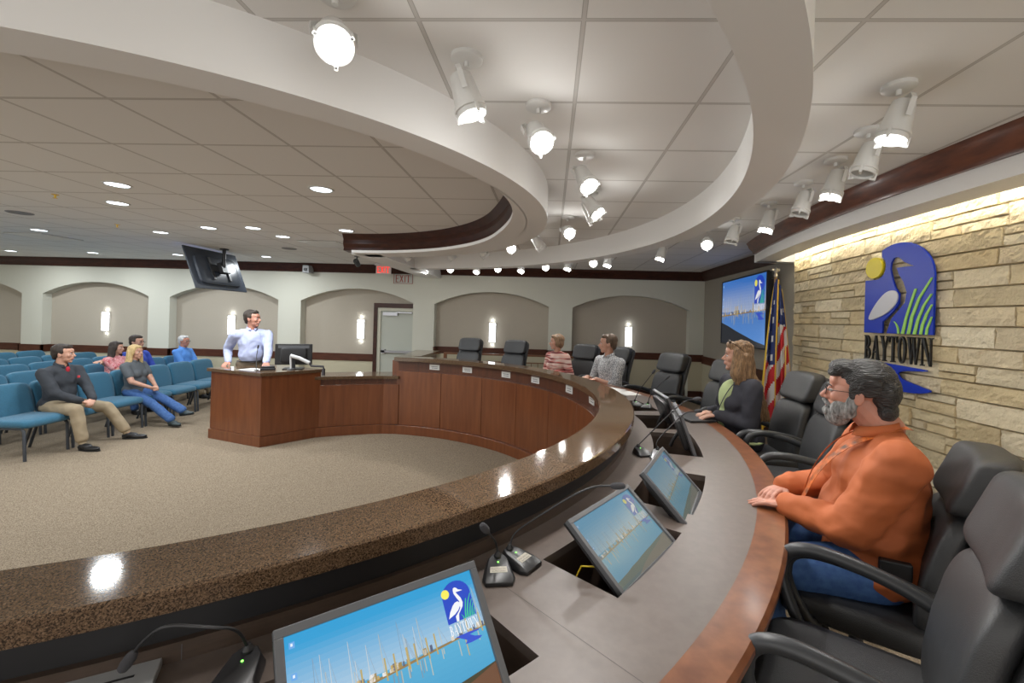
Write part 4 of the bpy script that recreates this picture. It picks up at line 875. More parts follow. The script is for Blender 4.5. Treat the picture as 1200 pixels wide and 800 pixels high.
# ---------------------------------------------------------------- flag on a pole
fl = empty('flag_on_pole', (2.63, 5.30, DAIS)); tag(fl, 'American flag with gold fringe hanging on a pole in front of the television', 'flag')
g = G(); g.tube([(0, 0, 0.03), (0, 0, 2.16)], 0.014, 12); g.build('pole', mat('flag_pole_wood', (0.35, 0.20, 0.07), 0.35), fl, smooth=True)
g = G(); g.lathe([(0.16, 0), (0.16, 0.02), (0.05, 0.04), (0.03, 0.10), (0.0, 0.10)], 24); g.build('stand', mat('gold_metal', (0.75, 0.50, 0.12), 0.3, metal=0.9), fl, smooth=True)
g = G(); g.lathe([(0.018, 2.13), (0.024, 2.15), (0.012, 2.17), (0.022, 2.20), (0.03, 2.215), (0.008, 2.235), (0.0, 2.25)], 14); g.box(-0.045, 0.045, -0.008, 0.008, 2.205, 2.225); g.build('eagle_finial', mat('silver_metal', (0.6, 0.6, 0.6), 0.3, metal=0.9), fl, smooth=True)
def flag_cloth():
    g = G(); NU, NV = 90, 70; vs = []; fs = []; cols = []
    for j in range(NV + 1):
        v = j / NV; z = 2.10 - 1.78 * v
        for i in range(NU + 1):
            u = i / NU; wid = 0.035 + 0.165 * min(1, v * 1.5) ** 0.8; ph = u * 2 * pi * 3.2 + v * 0.6
            rad = 0.02 + (0.030 + 0.055 * v) * (0.5 + 0.5 * sin(ph)) + 0.02 * u
            a = -0.3 + 2.9 * (u - 0.5); x = (u - 0.5) * wid * 1.6 + 0.012 * sin(ph * 1.7); y = -rad - 0.02 * cos(a)
            zz = z - 0.18 * abs(u - 0.35) * (1 - v) + 0.10 * v * sin(u * 3)
            vs.append((x, y, zz))
    for j in range(NV):
        for i in range(NU):
            fs.append((j * (NU + 1) + i, j * (NU + 1) + i + 1, (j + 1) * (NU + 1) + i + 1, (j + 1) * (NU + 1) + i)); u, v = i / NU, j / NV
            s = v * 0.75 + u * 1.15       # cloth's own coordinates run diagonally when it hangs from one corner
            if i < 4 or i > NU - 5 or j > NV - 4 or abs(u - 0.38) < 0.02: c = (0.80, 0.52, 0.05)
            elif v < 0.42 + 0.16 * sin(u * 5) and not (u > 0.55 and v > 0.28): 
                c = (0.02, 0.035, 0.15)
                if (i // 3) % 3 == 0 and (j // 3) % 3 == (i // 9) % 3 and v > 0.14: c = (0.7, 0.7, 0.72)
            else: c = (0.55, 0.02, 0.03) if int(u * 6 + v * 8.5 + 40) % 2 else (0.72, 0.70, 0.70)
            cols.append(c)
    g.c = []; g.add(vs, fs, cols); return g
o = flag_cloth().build('flag_cloth', vcol_mat('flag_fabric', 0.75), fl, smooth=True, auto=False)
sd = o.modifiers.new('thick', 'SOLIDIFY'); sd.thickness = 0.003
g = G(); g.tube([(0.05, -0.17, 1.33), (0.052, -0.175, 0.9), (0.05, -0.17, 0.45)], 0.007, 8); g.build('gold_cord', MATS['gold_metal'], fl, smooth=True)
# ================================================================ executive chairs
def arcpts(c, r, a0, a1, n, f):
    return [f(c[0] + r * cos(radians(a0 + (a1 - a0) * i / n)), c[1] + r * sin(radians(a0 + (a1 - a0) * i / n))) for i in range(n + 1)]
def make_exec():
    r = empty('executive_chair')   # floor origin under the seat, faces +y
    st = 0.50
    g = G()
    g.sel((0, 0.0, st - 0.055), (0.25, 0.265, 0.065), 0.45, 0.32, n=48, m=16, fn=lambda x, y, z: (x, y, z - 0.10 * max(0, (y - 0.12)) ** 1.2 + 0.02 * (abs(x) / 0.26) ** 2))
    g.build('seat', LEATHER, r, smooth=True, auto=False)
    def lean(y, z):    # back line leaning rearwards
        t = (z - st) ; return -0.225 - 0.26 * t - 0.05 * sin(max(0, min(1, t / 0.6)) * pi) * -0.6
    # back cushion
    g = G(); g.sel((0, 0, st + 0.21), (0.225, 0.055, 0.235), 0.38, 0.45, n=48, m=22, fn=lambda x, y, z: (x * (1 - 0.10 * (z - st - 0.21)), y * (1.1 - 0.5 * (abs(x) / 0.26) ** 2) + lean(0, z) + 0.09 * (x / 0.25) ** 2 * 0.6, z))
    g.build('back_cushion', LEATHER, r, smooth=True, auto=False)
    g = G(); g.sel((0, 0, st + 0.56), (0.212, 0.066, 0.118), 0.40, 0.36, n=48, m=16, fn=lambda x, y, z: (x, y + lean(0, z) + 0.012 + 0.06 * (x / 0.25) ** 2 * 0.6, z))
    g.build('headrest', LEATHER, r, smooth=True, auto=False)
    g = G(); g.sel((0, 0, st + 0.30), (0.228, 0.03, 0.35), 0.25, 0.35, n=40, m=26, fn=lambda x, y, z: (x, y + lean(0, z) - 0.058 + 0.05 * (x / 0.25) ** 2 * 0.6, z))
    g.build('back_shell', LEATHER, r, smooth=True, auto=False)
    for s in (-1, 1):
        g = G(); P = [Vector((s * 0.285, -0.215, st + 0.165)), Vector((s * 0.305, -0.10, st + 0.205)), Vector((s * 0.31, 0.08, st + 0.235)), Vector((s * 0.31, 0.19, st + 0.225)), Vector((s * 0.31, 0.235, st + 0.17)), Vector((s * 0.30, 0.225, st + 0.08)), Vector((s * 0.285, 0.17, st - 0.04)), Vector((s * 0.25, 0.12, st - 0.10))]
        for _ in range(2):
            q = [P[0]]
            for a, b in zip(P[:-1], P[1:]): q += [a * .75 + b * .25, a * .25 + b * .75]
            P = q + [P[-1]]
        n = len(P); g.tube(P, [0.024 if i < n * 0.6 else 0.020 for i in range(n)], 14); g.build('armrest', mat('arm_black', (0.028, 0.03, 0.033), 0.38), r, smooth=True)
        g = G(); g.tube([(s * 0.282, -0.225, st + 0.158), (s * 0.262, -0.285, st + 0.135)], [0.021, 0.018], 10); g.tube([(s * 0.25, 0.12, st - 0.10), (s * 0.20, 0.10, st - 0.12)], 0.016, 10); g.build('arm_bracket', CHROME, r, smooth=True, label='chrome arm bracket')
    g = G(); g.box(-0.11, 0.11, -0.14, 0.14, st - 0.15, st - 0.11); g.build('tilt_mechanism', BLACKPL, r, bevel=0.008)
    g = G(); g.tube([(0, 0, 0.10), (0, 0, st - 0.14)], [0.032, 0.022], 14); g.build('gas_column', BLACKPL, r, smooth=True)
    for k in range(5):
        a = 2 * pi * k / 5 + 0.3; d = Vector((cos(a), sin(a), 0)); g = G()
        g.tube([d * 0.02 + Vector((0, 0, 0.115)), d * 0.17 + Vector((0, 0, 0.095)), d * 0.31 + Vector((0, 0, 0.07))], [0.026, 0.022, 0.016], 10); b = g.build('base_leg', BLACKPL, r, smooth=True)
        g = G(); t = Vector((-d.y, d.x, 0))
        for s in (-1, 1): g.tube([d * 0.31 + t * 0.006 * s + Vector((0, 0, 0.0275)), d * 0.31 + t * 0.024 * s + Vector((0, 0, 0.0275))], 0.027, 14)
        g.tube([d * 0.31 + Vector((0, 0, 0.03)), d * 0.31 + Vector((0, 0, 0.075))], 0.007, 8); g.build('caster', LINERUB, b, smooth=True)
    return r
EX = [  # theta, seat r, extra turn, scale z, label
    (76.0, 4.22, 0, 'black leather high-back chair at the far left of the desk, empty'), (64.4, 4.22, 0, 'black leather high-back chair second from the far left, empty'),
    (46.8, 4.30, 6, 'black leather chair just right of the woman in the striped top'), (38.9, 4.30, 0, 'black leather chair behind the man in the plaid shirt, mostly hidden'),
    (24.8, 4.22, 4, 'empty black leather chair right of the plaid-shirted man'), (13.3, 4.26, 4, 'empty black leather chair left of the long-haired woman'),
    (0.6, 4.33, -2, 'black leather chair the long-haired woman sits in'), (-7.6, 4.25, -3, 'empty black leather chair behind the face of the man in orange'),
    (-24.9, 4.28, -9, 'black leather chair the man in the orange shirt sits in'), (-34.2, 4.215, -1, 'nearest black leather chair, empty, filling the lower right corner')]
first = None
for i, (th, r_, turn, lb) in enumerate(EX):
    if first is None: o = first = make_exec()
    else: o = copy_tree(first)
    p = pol(r_, th, DAIS); o.location = p; o.rotation_euler = (0, 0, radians(th + 90 + turn)); tag(o, lb, 'chair', 'leather chairs behind the curved desk')
    if i == 8: o.scale = (1.0, 1.0, 0.95)

# ---------------------------------------------------------------- interlocking upholstered audience chairs
def make_pew():
    r = empty('upholstered_chair')    # faces +x; origin on floor under seat centre
    W = 0.272
    g = G(); g.sel((0.0, 0, 0.425), (0.255, W, 0.055), 0.5, 0.22, n=40, m=12, fn=lambda x, y, z: (x, y, z - 0.25 * max(0, x - 0.16) ** 1.3 * 1.2)); g.build('seat', TEAL, r, smooth=True, auto=False)
    g = G(); g.sel((0, 0, 0.63), (0.045, W - 0.004, 0.210), 0.35, 0.35, n=40, m=16, fn=lambda x, y, z: (x - 0.215 - 0.24 * (z - 0.45) + 0.012 * sin((z - 0.45) * 8), y, z)); g.build('backrest', TEAL, r, smooth=True, auto=False)
    for sy in (-1, 1):
        g = G(); y = sy * 0.245
        g.tube([(0.19, y, 0.37), (0.215, y, 0.345), (0.235, y, 0.0)], 0.0155, 8); g.build('leg', STEELBLK, r, smooth=True)
        g = G(); g.tube([(-0.15, y, 0.37), (-0.20, y, 0.33), (-0.30, y, 0.0)], 0.0155, 8); g.build('leg', STEELBLK, r, smooth=True)
        g = G(); g.tube([(0.19, y, 0.37), (-0.15, y, 0.37)], 0.012, 8); g.build('seat_rail', STEELBLK, r, smooth=True)
    g = G(); g.tube([(-0.2, -0.245, 0.33), (-0.2, 0.245, 0.33)], 0.010, 8); g.build('cross_bar', STEELBLK, r, smooth=True)
    return r
rows = [(-6.55, 7, 'front'), (-7.54, 8, 'second'), (-8.50, 8, 'third'), (-9.53, 8, 'fourth'), (-10.70, 8, 'fifth')]
pw = None; ordn = ['first', 'second', 'third', 'fourth', 'fifth', 'sixth', 'seventh', 'eighth']
for ri, (xb, n, rn) in enumerate(rows):
    for k in range(n):
        y = 4.80 + 0.27 + 0.557 * k
        if ri == 0 or True:
            if pw is None: o = pw = make_pew()
            else: o = copy_tree(pw)
        o.location = (xb + 0.30 - 0.085 * (y - 5), y, FLOOR); o.rotation_euler = (0, 0, radians(4.6)); tag(o, 'teal upholstered chair, %s from the near end of the %s row' % (ordn[k], rn), 'chair', 'teal chairs in the %s row' % rn)
# ================================================================ people
def capsule(p0, p1, r0, r1, n=14, m=5):
    a, b = Vector(p0), Vector(p1); d = b - a; L = max(d.length, 1e-5); d = d / L; x = d.orthogonal().normalized(); y = d.cross(x); vs = []; fs = []
    rings = [(-cos(pi / 2 * j / m) * r0, sin(pi / 2 * j / m) * r0) for j in range(m)] + [(0, r0)] if False else []
    prof = [(-r0 * cos(pi / 2 * j / m), r0 * sin(pi / 2 * j / m)) for j in range(0, m + 1)] + [(L + r1 * sin(pi / 2 * j / m), r1 * cos(pi / 2 * j / m)) for j in range(0, m + 1)]
    prof[0] = (-r0, r0 * 0.02); prof[-1] = (L + r1, r1 * 0.02)
    for t, r in prof:
        for k in range(n): vs.append(a + d * t + (x * cos(2 * pi * k / n) + y * sin(2 * pi * k / n)) * r)
    for i in range(len(prof) - 1):
        for k in range(n): fs.append((i * n + k, i * n + (k + 1) % n, (i + 1) * n + (k + 1) % n, (i + 1) * n + k))
    fs += [tuple(range(n))[::-1], tuple(range((len(prof) - 1) * n, len(prof) * n))]
    return vs, fs
def blob(name, prims, voxel, m, parent=None, smooth_it=3, disp=None, label=None, shrink=0.0):
    g = G()
    for p in prims:
        if p[0] == 'c': vs, fs = capsule(*p[1:5]); g.add(vs, fs)
        elif p[0] == 'e': g.sel((0, 0, 0), p[2], 1, 1, M=Matrix.Translation(p[1]) @ (p[3].to_4x4() if len(p) > 3 else Matrix()), n=26, m=16)
        elif p[0] == 's': g.sel((0, 0, 0), p[2], p[4], p[5], M=Matrix.Translation(p[1]) @ p[3].to_4x4(), n=28, m=16)
    me = bpy.data.meshes.new(name); me.from_pydata(g.v, [], g.f); o = bpy.data.objects.new(name, me); COL.objects.link(o)
    r = o.modifiers.new('r', 'REMESH'); r.mode = 'VOXEL'; r.voxel_size = voxel; r.use_smooth_shade = True
    if smooth_it: s = o.modifiers.new('s', 'SMOOTH'); s.factor = 0.5; s.iterations = smooth_it
    bpy.context.view_layer.update(); dg = bpy.context.evaluated_depsgraph_get(); new = bpy.data.meshes.new_from_object(o.evaluated_get(dg))
    bpy.data.objects.remove(o); bpy.data.meshes.remove(me); new.name = name
    if disp:
        amp, fx, fy, fz, sd = disp
        nr = [v.normal.copy() for v in new.vertices]
        for v, q in zip(new.vertices, nr):
            c = v.co; n1 = noise.noise(Vector((c.x * fx + sd, c.y * fy, c.z * fz))); n2 = noise.noise(Vector((c.x * fx * 2.3, c.y * fy * 2.3 + sd, c.z * fz * 2.3)))
            rd = 1 - abs(n1) * 2.2
            v.co += q * (amp * (rd * 0.7 + n2 * 0.5))
    new.materials.clear(); new.materials.append(m); new.polygons.foreach_set('use_smooth', [True] * len(new.polygons))
    ob = bpy.data.objects.new(name, new); COL.objects.link(ob); ob.parent = parent
    if label: ob['label'] = label
    return ob
def ik(S, Wp, l1, l2, pole):
    S, Wp = Vector(S), Vector(Wp); d = Wp - S; L = d.length
    if L > (l1 + l2) * 0.995: Wp = S + d * ((l1 + l2) * 0.995 / L); d = Wp - S; L = d.length
    a = (l1 * l1 - l2 * l2 + L * L) / (2 * L); h = sqrt(max(l1 * l1 - a * a, 0)); u = d / L; pp = Vector(pole); pp = (pp - u * pp.dot(u)).normalized()
    return S + u * a + pp * h, Wp
def hand_prims(Wp, d, n, side, curl=0.5, s=1.0, spread=0.12, thumb=0.7):
    """Wp wrist, d finger direction, n back-of-hand normal, side=+1 thumb on d x n side ... returns prims"""
    d = Vector(d).normalized(); n = Vector(n); n = (n - d * n.dot(d)).normalized(); t = d.cross(n) * side; W0 = Vector(Wp); P = []
    for k, off in enumerate((0.027, 0.009, -0.009, -0.026)):
        kn = W0 + d * (0.088 - 0.004 * abs(k - 1)) * s + t * off * s
        P.append(('c', W0 + d * 0.012 * s + t * off * 0.62 * s, kn, 0.0145 * s, 0.0112 * s))
        L = (0.070, 0.078, 0.073, 0.057)[k] * s; dd = (d + t * spread * (1.5 - k) / 1.5).normalized(); p = kn; ax = t * side; c = curl
        for j, (fr, rr_) in enumerate(((0.45, 0.0098), (0.30, 0.0088), (0.25, 0.0080))):
            cc = c * (0.55, 0.8, 0.5)[j]; dd = (dd * cos(cc) - n * sin(cc)).normalized() if j == 0 else (dd * cos(cc) + (dd.cross(t).normalized() * (1 if dd.cross(t).dot(n) < 0 else -1)) * sin(cc)).normalized()
            q = p + dd * L * fr; P.append(('c', p, q, rr_ * s, rr_ * 0.92 * s)); p = q
    P.append(('e', W0 + d * 0.048 * s, (0.040 * s, 0.014 * s, 0.046 * s), Matrix((t, n, d)).transposed()))
    b0 = W0 + d * 0.020 * s + t * 0.020 * s; td = (d * 0.75 + t * thumb - n * 0.25).normalized(); b1 = b0 + td * 0.046 * s; td2 = (d * 0.95 + t * thumb * 0.35 - n * 0.3).normalized(); b2 = b1 + td2 * 0.032 * s; b3 = b2 + td2 * 0.026 * s
    P += [('c', b0, b1, 0.015 * s, 0.0125 * s), ('c', b1, b2, 0.0115 * s, 0.0105 * s), ('c', b2, b3, 0.0105 * s, 0.009 * s)]
    return P
def head_prims(H, R, s=1.0, jaw=1.0, fat=0.0):
    """H head centre (ear level, mid), R 3x3 local->parent; local +y face, +z up"""
    def q(x, y, z): return Vector(H) + R @ (Vector((x, y, z)) * s)
    def e(x, y, z, a, b, c): return ('e', q(x, y, z), (a * s, b * s, c * s), R)
    P = [e(0, -0.012, 0.045, 0.076, 0.096, 0.078), e(0, 0.028, 0.0, 0.064 + fat * 0.5, 0.064, 0.078), e(0, 0.030, -0.050, 0.054 * jaw + fat, 0.056, 0.052), e(0, 0.066, -0.088, 0.024, 0.020, 0.020),
         e(0, 0.074, 0.052, 0.050, 0.020, 0.030), e(0, 0.084, 0.028, 0.046, 0.010, 0.010),
         ('c', q(0, 0.088, 0.018), q(0, 0.112, -0.016), 0.0085 * s, 0.0115 * s), e(0.010, 0.098, -0.022, 0.008, 0.010, 0.007), e(-0.010, 0.098, -0.022, 0.008, 0.010, 0.007),
         e(0.036, 0.064, -0.010, 0.024, 0.022, 0.024), e(-0.036, 0.064, -0.010, 0.024, 0.022, 0.024),
         e(0, 0.082, -0.045, 0.026, 0.016, 0.020), e(0, 0.092, -0.043, 0.022, 0.010, 0.006), e(0, 0.090, -0.056, 0.019, 0.010, 0.0075)]
    for sx in (1, -1):
        P += [('e', q(sx * 0.078, -0.008, -0.002), (0.007 * s, 0.019 * s, 0.030 * s), R @ Matrix.Rotation(sx * 0.35, 3, 'Z')), ('c', q(sx * 0.083, -0.018, 0.022), q(sx * 0.083, -0.022, -0.004), 0.006 * s, 0.005 * s)]
    return P
def face_bits(parent, H, R, s, iris=(0.10, 0.07, 0.05), brow=(0.06, 0.04, 0.03), lip=(0.45, 0.17, 0.14), fine=True, smile=0.0):
    def q(x, y, z): return Vector(H) + R @ (Vector((x, y, z)) * s)
    for sx in (1, -1):
        g = G(); g.sel((0, 0, 0), (0.0125 * s, 0.010 * s, 0.0068 * s), 1, 1, M=Matrix.Translation(q(sx * 0.031, 0.0835, 0.012)) @ R.to_4x4(), n=16, m=10)
        o = g.build('eye', mat('eye_white', (0.55, 0.52, 0.50), 0.25), parent, smooth=True)
        g = G(); g.sel((0, 0, 0), (0.0058 * s, 0.0034 * s, 0.0058 * s), 1, 1, M=Matrix.Translation(q(sx * 0.031, 0.0915, 0.012)) @ R.to_4x4(), n=12, m=8); g.build('iris', mat('iris_dark', iris, 0.2), o, smooth=True)
        g = G(); g.tube([q(sx * 0.014, 0.0925, 0.030), q(sx * 0.030, 0.094, 0.0345), q(sx * 0.048, 0.083, 0.030)], [0.0032 * s, 0.0036 * s, 0.0018 * s], 8); g.build('eyebrow', mat('brow_%02d' % int(brow[0] * 100), brow, 0.9), parent, smooth=True)
    g = G(); g.sel((0, 0, 0), (0.021 * s, 0.006 * s, 0.0042 * s), 1, 1, M=Matrix.Translation(q(0, 0.0975, -0.045)) @ R.to_4x4(), n=16, m=8); g.sel((0, 0, 0), (0.018 * s, 0.006 * s, 0.005 * s), 1, 1, M=Matrix.Translation(q(0, 0.0955, -0.0545)) @ R.to_4x4(), n=16, m=8)
    g.build('lips', mat('lip_tone', lip, 0.5), parent, smooth=True)
def skin_mat(name, c): 
    m = mat(name, c, 0.52, noise_s=18, noise_amt=0.05, bump=0.12, bump_s=220); m.node_tree.nodes['Principled BSDF'].inputs['Subsurface Weight'].default_value = 0.12; m.node_tree.nodes['Principled BSDF'].inputs['Subsurface Radius'].default_value = (0.02, 0.008, 0.004); return m
SKIN = skin_mat('fair_skin', (0.50, 0.27, 0.19)); SKIN2 = skin_mat('ruddy_skin', (0.46, 0.21, 0.145))
def shoe(parent, heel, toe, m, name='shoe', sole=True, h=0.075):
    heel, toe = Vector(heel), Vector(toe); d = (toe - heel); L = d.length; d /= L; up = Vector((0, 0, 1)); t = d.cross(up).normalized(); u = t.cross(d)
    Rm = Matrix((t, d, u)).transposed()
    P = [('e', heel + d * 0.04 + u * 0.035, (0.034, 0.045, 0.036), Rm), ('e', heel + d * L * 0.62 + u * 0.024, (0.045, L * 0.36, 0.027), Rm), ('e', heel + d * L * 0.35 + u * 0.045, (0.036, 0.08, 0.036), Rm), ('c', heel + d * 0.05 + u * 0.05, heel + d * 0.055 + u * h, 0.036, 0.034)]
    o = blob(name, P, 0.007, m, parent, 2)
    g = G(); pts = []
    for k in range(20):
        a = 2 * pi * k / 20; y = cos(a) * L * 0.5; wd = 0.042 if y > 0 else 0.034; pts.append((sin(a) * wd, y + L * 0.5))
    g.prism(pts, -0.004, 0.008, Matrix.Translation(heel) @ Rm.to_4x4()); g.build('sole', mat('shoe_sole', (0.012, 0.012, 0.012), 0.7), o); return o

def person(label, loc, rz, sp):
    r = empty('person', loc, rz); tag(r, label, 'person')
    s = sp.get('s', 1.0); gt = sp.get('girth', 1.0); bl = sp.get('belly', 1.0); vx = sp.get('voxel', 0.008); sw = sp.get('shoulder', 0.19)
    sh = sp['seat'] if 'seat' in sp else None
    if sh is not None: pel = Vector((0, 0, sh + 0.10)); 
    else: pel = Vector((0, 0, 0.95 * s))
    if 'pelvis' in sp: pel = Vector(sp['pelvis'])
    ln = sp.get('lean', 0.0); tw = sp.get('twist', 0.0); side = sp.get('side', 0.0)
    Rt = Matrix.Rotation(tw, 3, 'Z') @ Matrix.Rotation(-ln, 3, 'X') @ Matrix.Rotation(side, 3, 'Y')
    def T(x, y, z): return pel + Rt @ Vector((x, y, z)) * s
    chest = T(0, 0.0, 0.32); nk = T(0, -0.01, 0.505); hd = T(0, 0.015, 0.505) + Vector(sp.get('hoff', (0, 0, 0))) + Vector((0, 0, 0.135 * s))
    Rh = Matrix.Rotation(sp.get('yaw', 0.0), 3, 'Z') @ Matrix.Rotation(sp.get('nod', 0.0), 3, 'X') @ Matrix.Rotation(sp.get('tilt', 0.0), 3, 'Y')
    SL, SR = T(-sw, -0.01, 0.415), T(sw, -0.01, 0.415)
    l1, l2 = 0.29 * s, 0.255 * s
    arms = []
    for sg, S0, key in ((-1, SL, 'L'), (1, SR, 'R')):
        a = sp[key]; E, Wp = ik(S0, a['w'], l1, l2, a.get('pole', (sg * 0.6, -0.4, -1))); arms.append((sg, S0, E, Wp, a))
    tors = [('e', pel + Vector((0, -0.01, 0)), (0.165 * gt * s, 0.125 * gt * s, 0.12 * s)), ('e', T(0, 0.015 * bl, 0.14), (0.150 * gt * s, 0.118 * gt * bl * s, 0.15 * s), Rt), ('e', T(0, 0.0, 0.30), (0.160 * gt ** 0.7 * s, 0.110 * gt ** 0.8 * s, 0.155 * s), Rt),
            ('c', T(-sw * 0.88, -0.012, 0.405), T(0, -0.018, 0.445), 0.058 * s, 0.062 * s), ('c', T(sw * 0.88, -0.012, 0.405), T(0, -0.018, 0.445), 0.058 * s, 0.062 * s), ('e', T(0, -0.01, 0.39), (0.15 * s, 0.090 * s, 0.085 * s), Rt), ('e', T(0, 0.0, 0.22), (0.150 * gt ** 0.8 * s, 0.112 * gt ** 0.9 * s, 0.15 * s), Rt)]
    if sp.get('bust'): tors += [('e', T(sx * 0.065, 0.085 * gt, 0.28), (0.062 * s, 0.055 * s, 0.06 * s), Rt) for sx in (1, -1)]
    aw = sp.get('arm', 1.0)
    def arm_pr(k, upto=1.0, grow=0.0):
        sg, S0, E, Wp, a = arms[k]; return [('c', S0, E, (0.056 * aw + grow) * s, (0.044 * aw + grow) * s)] + ([('c', E, E.lerp(Wp, upto), (0.042 * aw + grow) * s, ((0.042 * (1 - upto) + 0.028 * upto) * aw + grow) * s)] if upto > 0 else [])
    # legs
    legs = []
    for sg, key in ((-1, 'l'), (1, 'r')):
        hip = pel + Vector((sg * 0.095 * gt ** 0.6 * s, 0.0, -0.02 * s)); q = sp.get('leg_' + key, {})
        ank = Vector(q.get('ankle', (sg * 0.12, 0.50 * s, 0.095))) ; kn, ank = ik(hip, ank, 0.43 * s, 0.42 * s, q.get('pole', (sg * 0.1, 1.0, 0.9))); legs.append((sg, hip, kn, ank, q))
    lw = sp.get('legw', 1.0)
    def leg_pr(grow=0.0, taper=1.0, upto=1.0):
        P = []
        for sg, hip, kn, ank, q in legs:
            P += [('c', hip, kn, (0.084 * lw + grow) * s, (0.060 * lw + grow) * s), ('c', kn, kn.lerp(ank, upto), (0.058 * lw + grow) * s, (0.040 * taper * lw + grow) * s), ('c', kn.lerp(ank, 0.15), kn.lerp(ank, 0.5), 0.058 * lw * s, 0.050 * lw * s)]
        return P
    handp = []
    for sg, S0, E, Wp, a in arms:
        d = Vector(a.get('d', tuple((Wp - E).normalized()))); handp += hand_prims(Wp, d, a.get('n', (0, 0, 1)), a.get('ts', -sg), a.get('curl', 0.5), s * sp.get('hs', 0.97), a.get('spread', 0.12), a.get('thumb', 0.6))
    skin = sp.get('skin', SKIN)
    thin = lambda P, f: [(p[0], p[1], p[2], p[3] * f, p[4] * f) if p[0] == 'c' else (p[0], p[1], tuple(c * f for c in p[2]), *p[3:]) for p in P]
    sleeve = sp.get('sleeve', 1.0)
    bodyp = head_prims(hd, Rh, s, sp.get('jaw', 1.0), sp.get('fat', 0.0)) + [('c', nk, hd + Rh @ Vector((0, -0.012, -0.03)) * s, sp.get('neck', 0.056) * s, (sp.get('neck', 0.056) - 0.004) * s)] + thin(tors, 0.90) + arm_pr(0) + arm_pr(1) + handp
    if sleeve >= 0.9: bodyp = bodyp[:len(bodyp)] and (head_prims(hd, Rh, s, sp.get('jaw', 1.0), sp.get('fat', 0.0)) + [('c', nk, hd + Rh @ Vector((0, -0.012, -0.03)) * s, sp.get('neck', 0.056) * s, (sp.get('neck', 0.056) - 0.004) * s)] + thin(tors, 0.90) + thin(arm_pr(0), 0.82) + thin(arm_pr(1), 0.82) + handp)
    bodyp += thin(leg_pr(), 0.88)
    body = blob('body', bodyp, vx, skin, r, sp.get('sm', 2))
    face_bits(r, hd, Rh, s, sp.get('iris', (0.07, 0.05, 0.04)), sp.get('brow', (0.06, 0.04, 0.03)), sp.get('lip', (0.42, 0.17, 0.14)))
    # shirt
    g0 = 0.016; cl = sp.get('clothv', 0.009)
    shp = [(p[0], p[1], p[2], p[3] + g0, p[4] + g0) if p[0] == 'c' else (p[0], p[1], tuple(c + g0 for c in p[2]), *p[3:]) for p in tors]
    if sp.get('tucked'): shp = shp[1:]
    for k in (0, 1):
        if sleeve >= 0.9: shp += arm_pr(k, 0.97, 0.015)
        elif sleeve > 0.5: shp += arm_pr(k, 0.25, 0.014)
        else:
            sg, S0, E, Wp, a = arms[k]; shp += [('c', S0, S0.lerp(E, 0.62), (0.058 * aw + 0.012) * s, (0.052 * aw + 0.012) * s)]
    if sp.get('hem'): shp += [('e', pel + Vector((0, 0.0, -0.05)), (0.175 * gt * s, 0.14 * gt * s, 0.09 * s))]
    sd = sp.get('seed', 1.0)
    blob('shirt', shp, cl, sp['shirt'], r, sp.get('ssm', 22), (sp.get('fold', 0.006), 9, 9, 7, sd), sp.get('shirt_label'))
    if 'collar' in sp:
        g = G(); P1 = []; c0 = nk + Rt @ Vector((0, 0.0, 0.004)) * s + Vector(sp.get('hoff', (0, 0, 0))) * 0.4; rad = (sp.get('neck', 0.056) + 0.007) * s
        for k in range(25):
            a = radians(-68 + 316 * k / 24) + pi / 2 + radians(22) ; 
            a = pi / 2 + radians(20 + 320 * k / 24); v = Vector((cos(a) * rad, sin(a) * rad, 0.010 - 0.022 * sin(a))); P1.append(v)
        vs = []; 
        for v in P1: vs += [c0 + Rt @ (v * 1.0 + Vector((0, 0, 0.014))), c0 + Rt @ (Vector((v.x * 1.20, v.y * 1.20, v.z - 0.026)))]
        g.add(vs, [(2 * i, 2 * i + 2, 2 * i + 3, 2 * i + 1) for i in range(24)]); o = g.build('collar', sp['collar'], r, smooth=True, auto=False); q = o.modifiers.new('t', 'SOLIDIFY'); q.thickness = 0.005; q.offset = 0
    if 'pants' in sp:
        pp = [('e', pel + Vector((0, -0.01, -0.01)), (0.170 * gt * s, 0.130 * gt * s, 0.115 * s))] + leg_pr(0.012, sp.get('flare', 1.25), sp.get('pants_to', 0.96))
        blob('trousers', pp, cl, sp['pants'], r, 8, (0.005, 8, 8, 8, sd + 5))
    if 'shoes' in sp:
        for sg, hip, kn, ank, q in legs:
            td = Vector(q.get('toe', (sg * 0.15, 1, 0))).normalized(); hl = ank - td * 0.055 - Vector((0, 0, 0.085)) * 1.0; 
            if 'toe' in q and abs(td.z) > 0.01: hl = ank - td * 0.055 - Vector((0, 0, 0.075))
            shoe(r, hl, hl + td * sp.get('shoe_len', 0.275) * s, sp['shoes'])
    return dict(root=r, hd=hd, Rh=Rh, s=s, nk=nk, Rt=Rt, T=T, pel=pel, arms=arms, body=body, legs=legs, tors=tors)
def HP(P, x, y, z): return P['hd'] + P['Rh'] @ (Vector((x, y, z)) * P['s'])
def hair_mat(name, c, c2): return mat(name, c, 0.55, noise_s=20, col2=c2, stretch=(6, 6, 0.7), bump=0.8, bump_s=60)
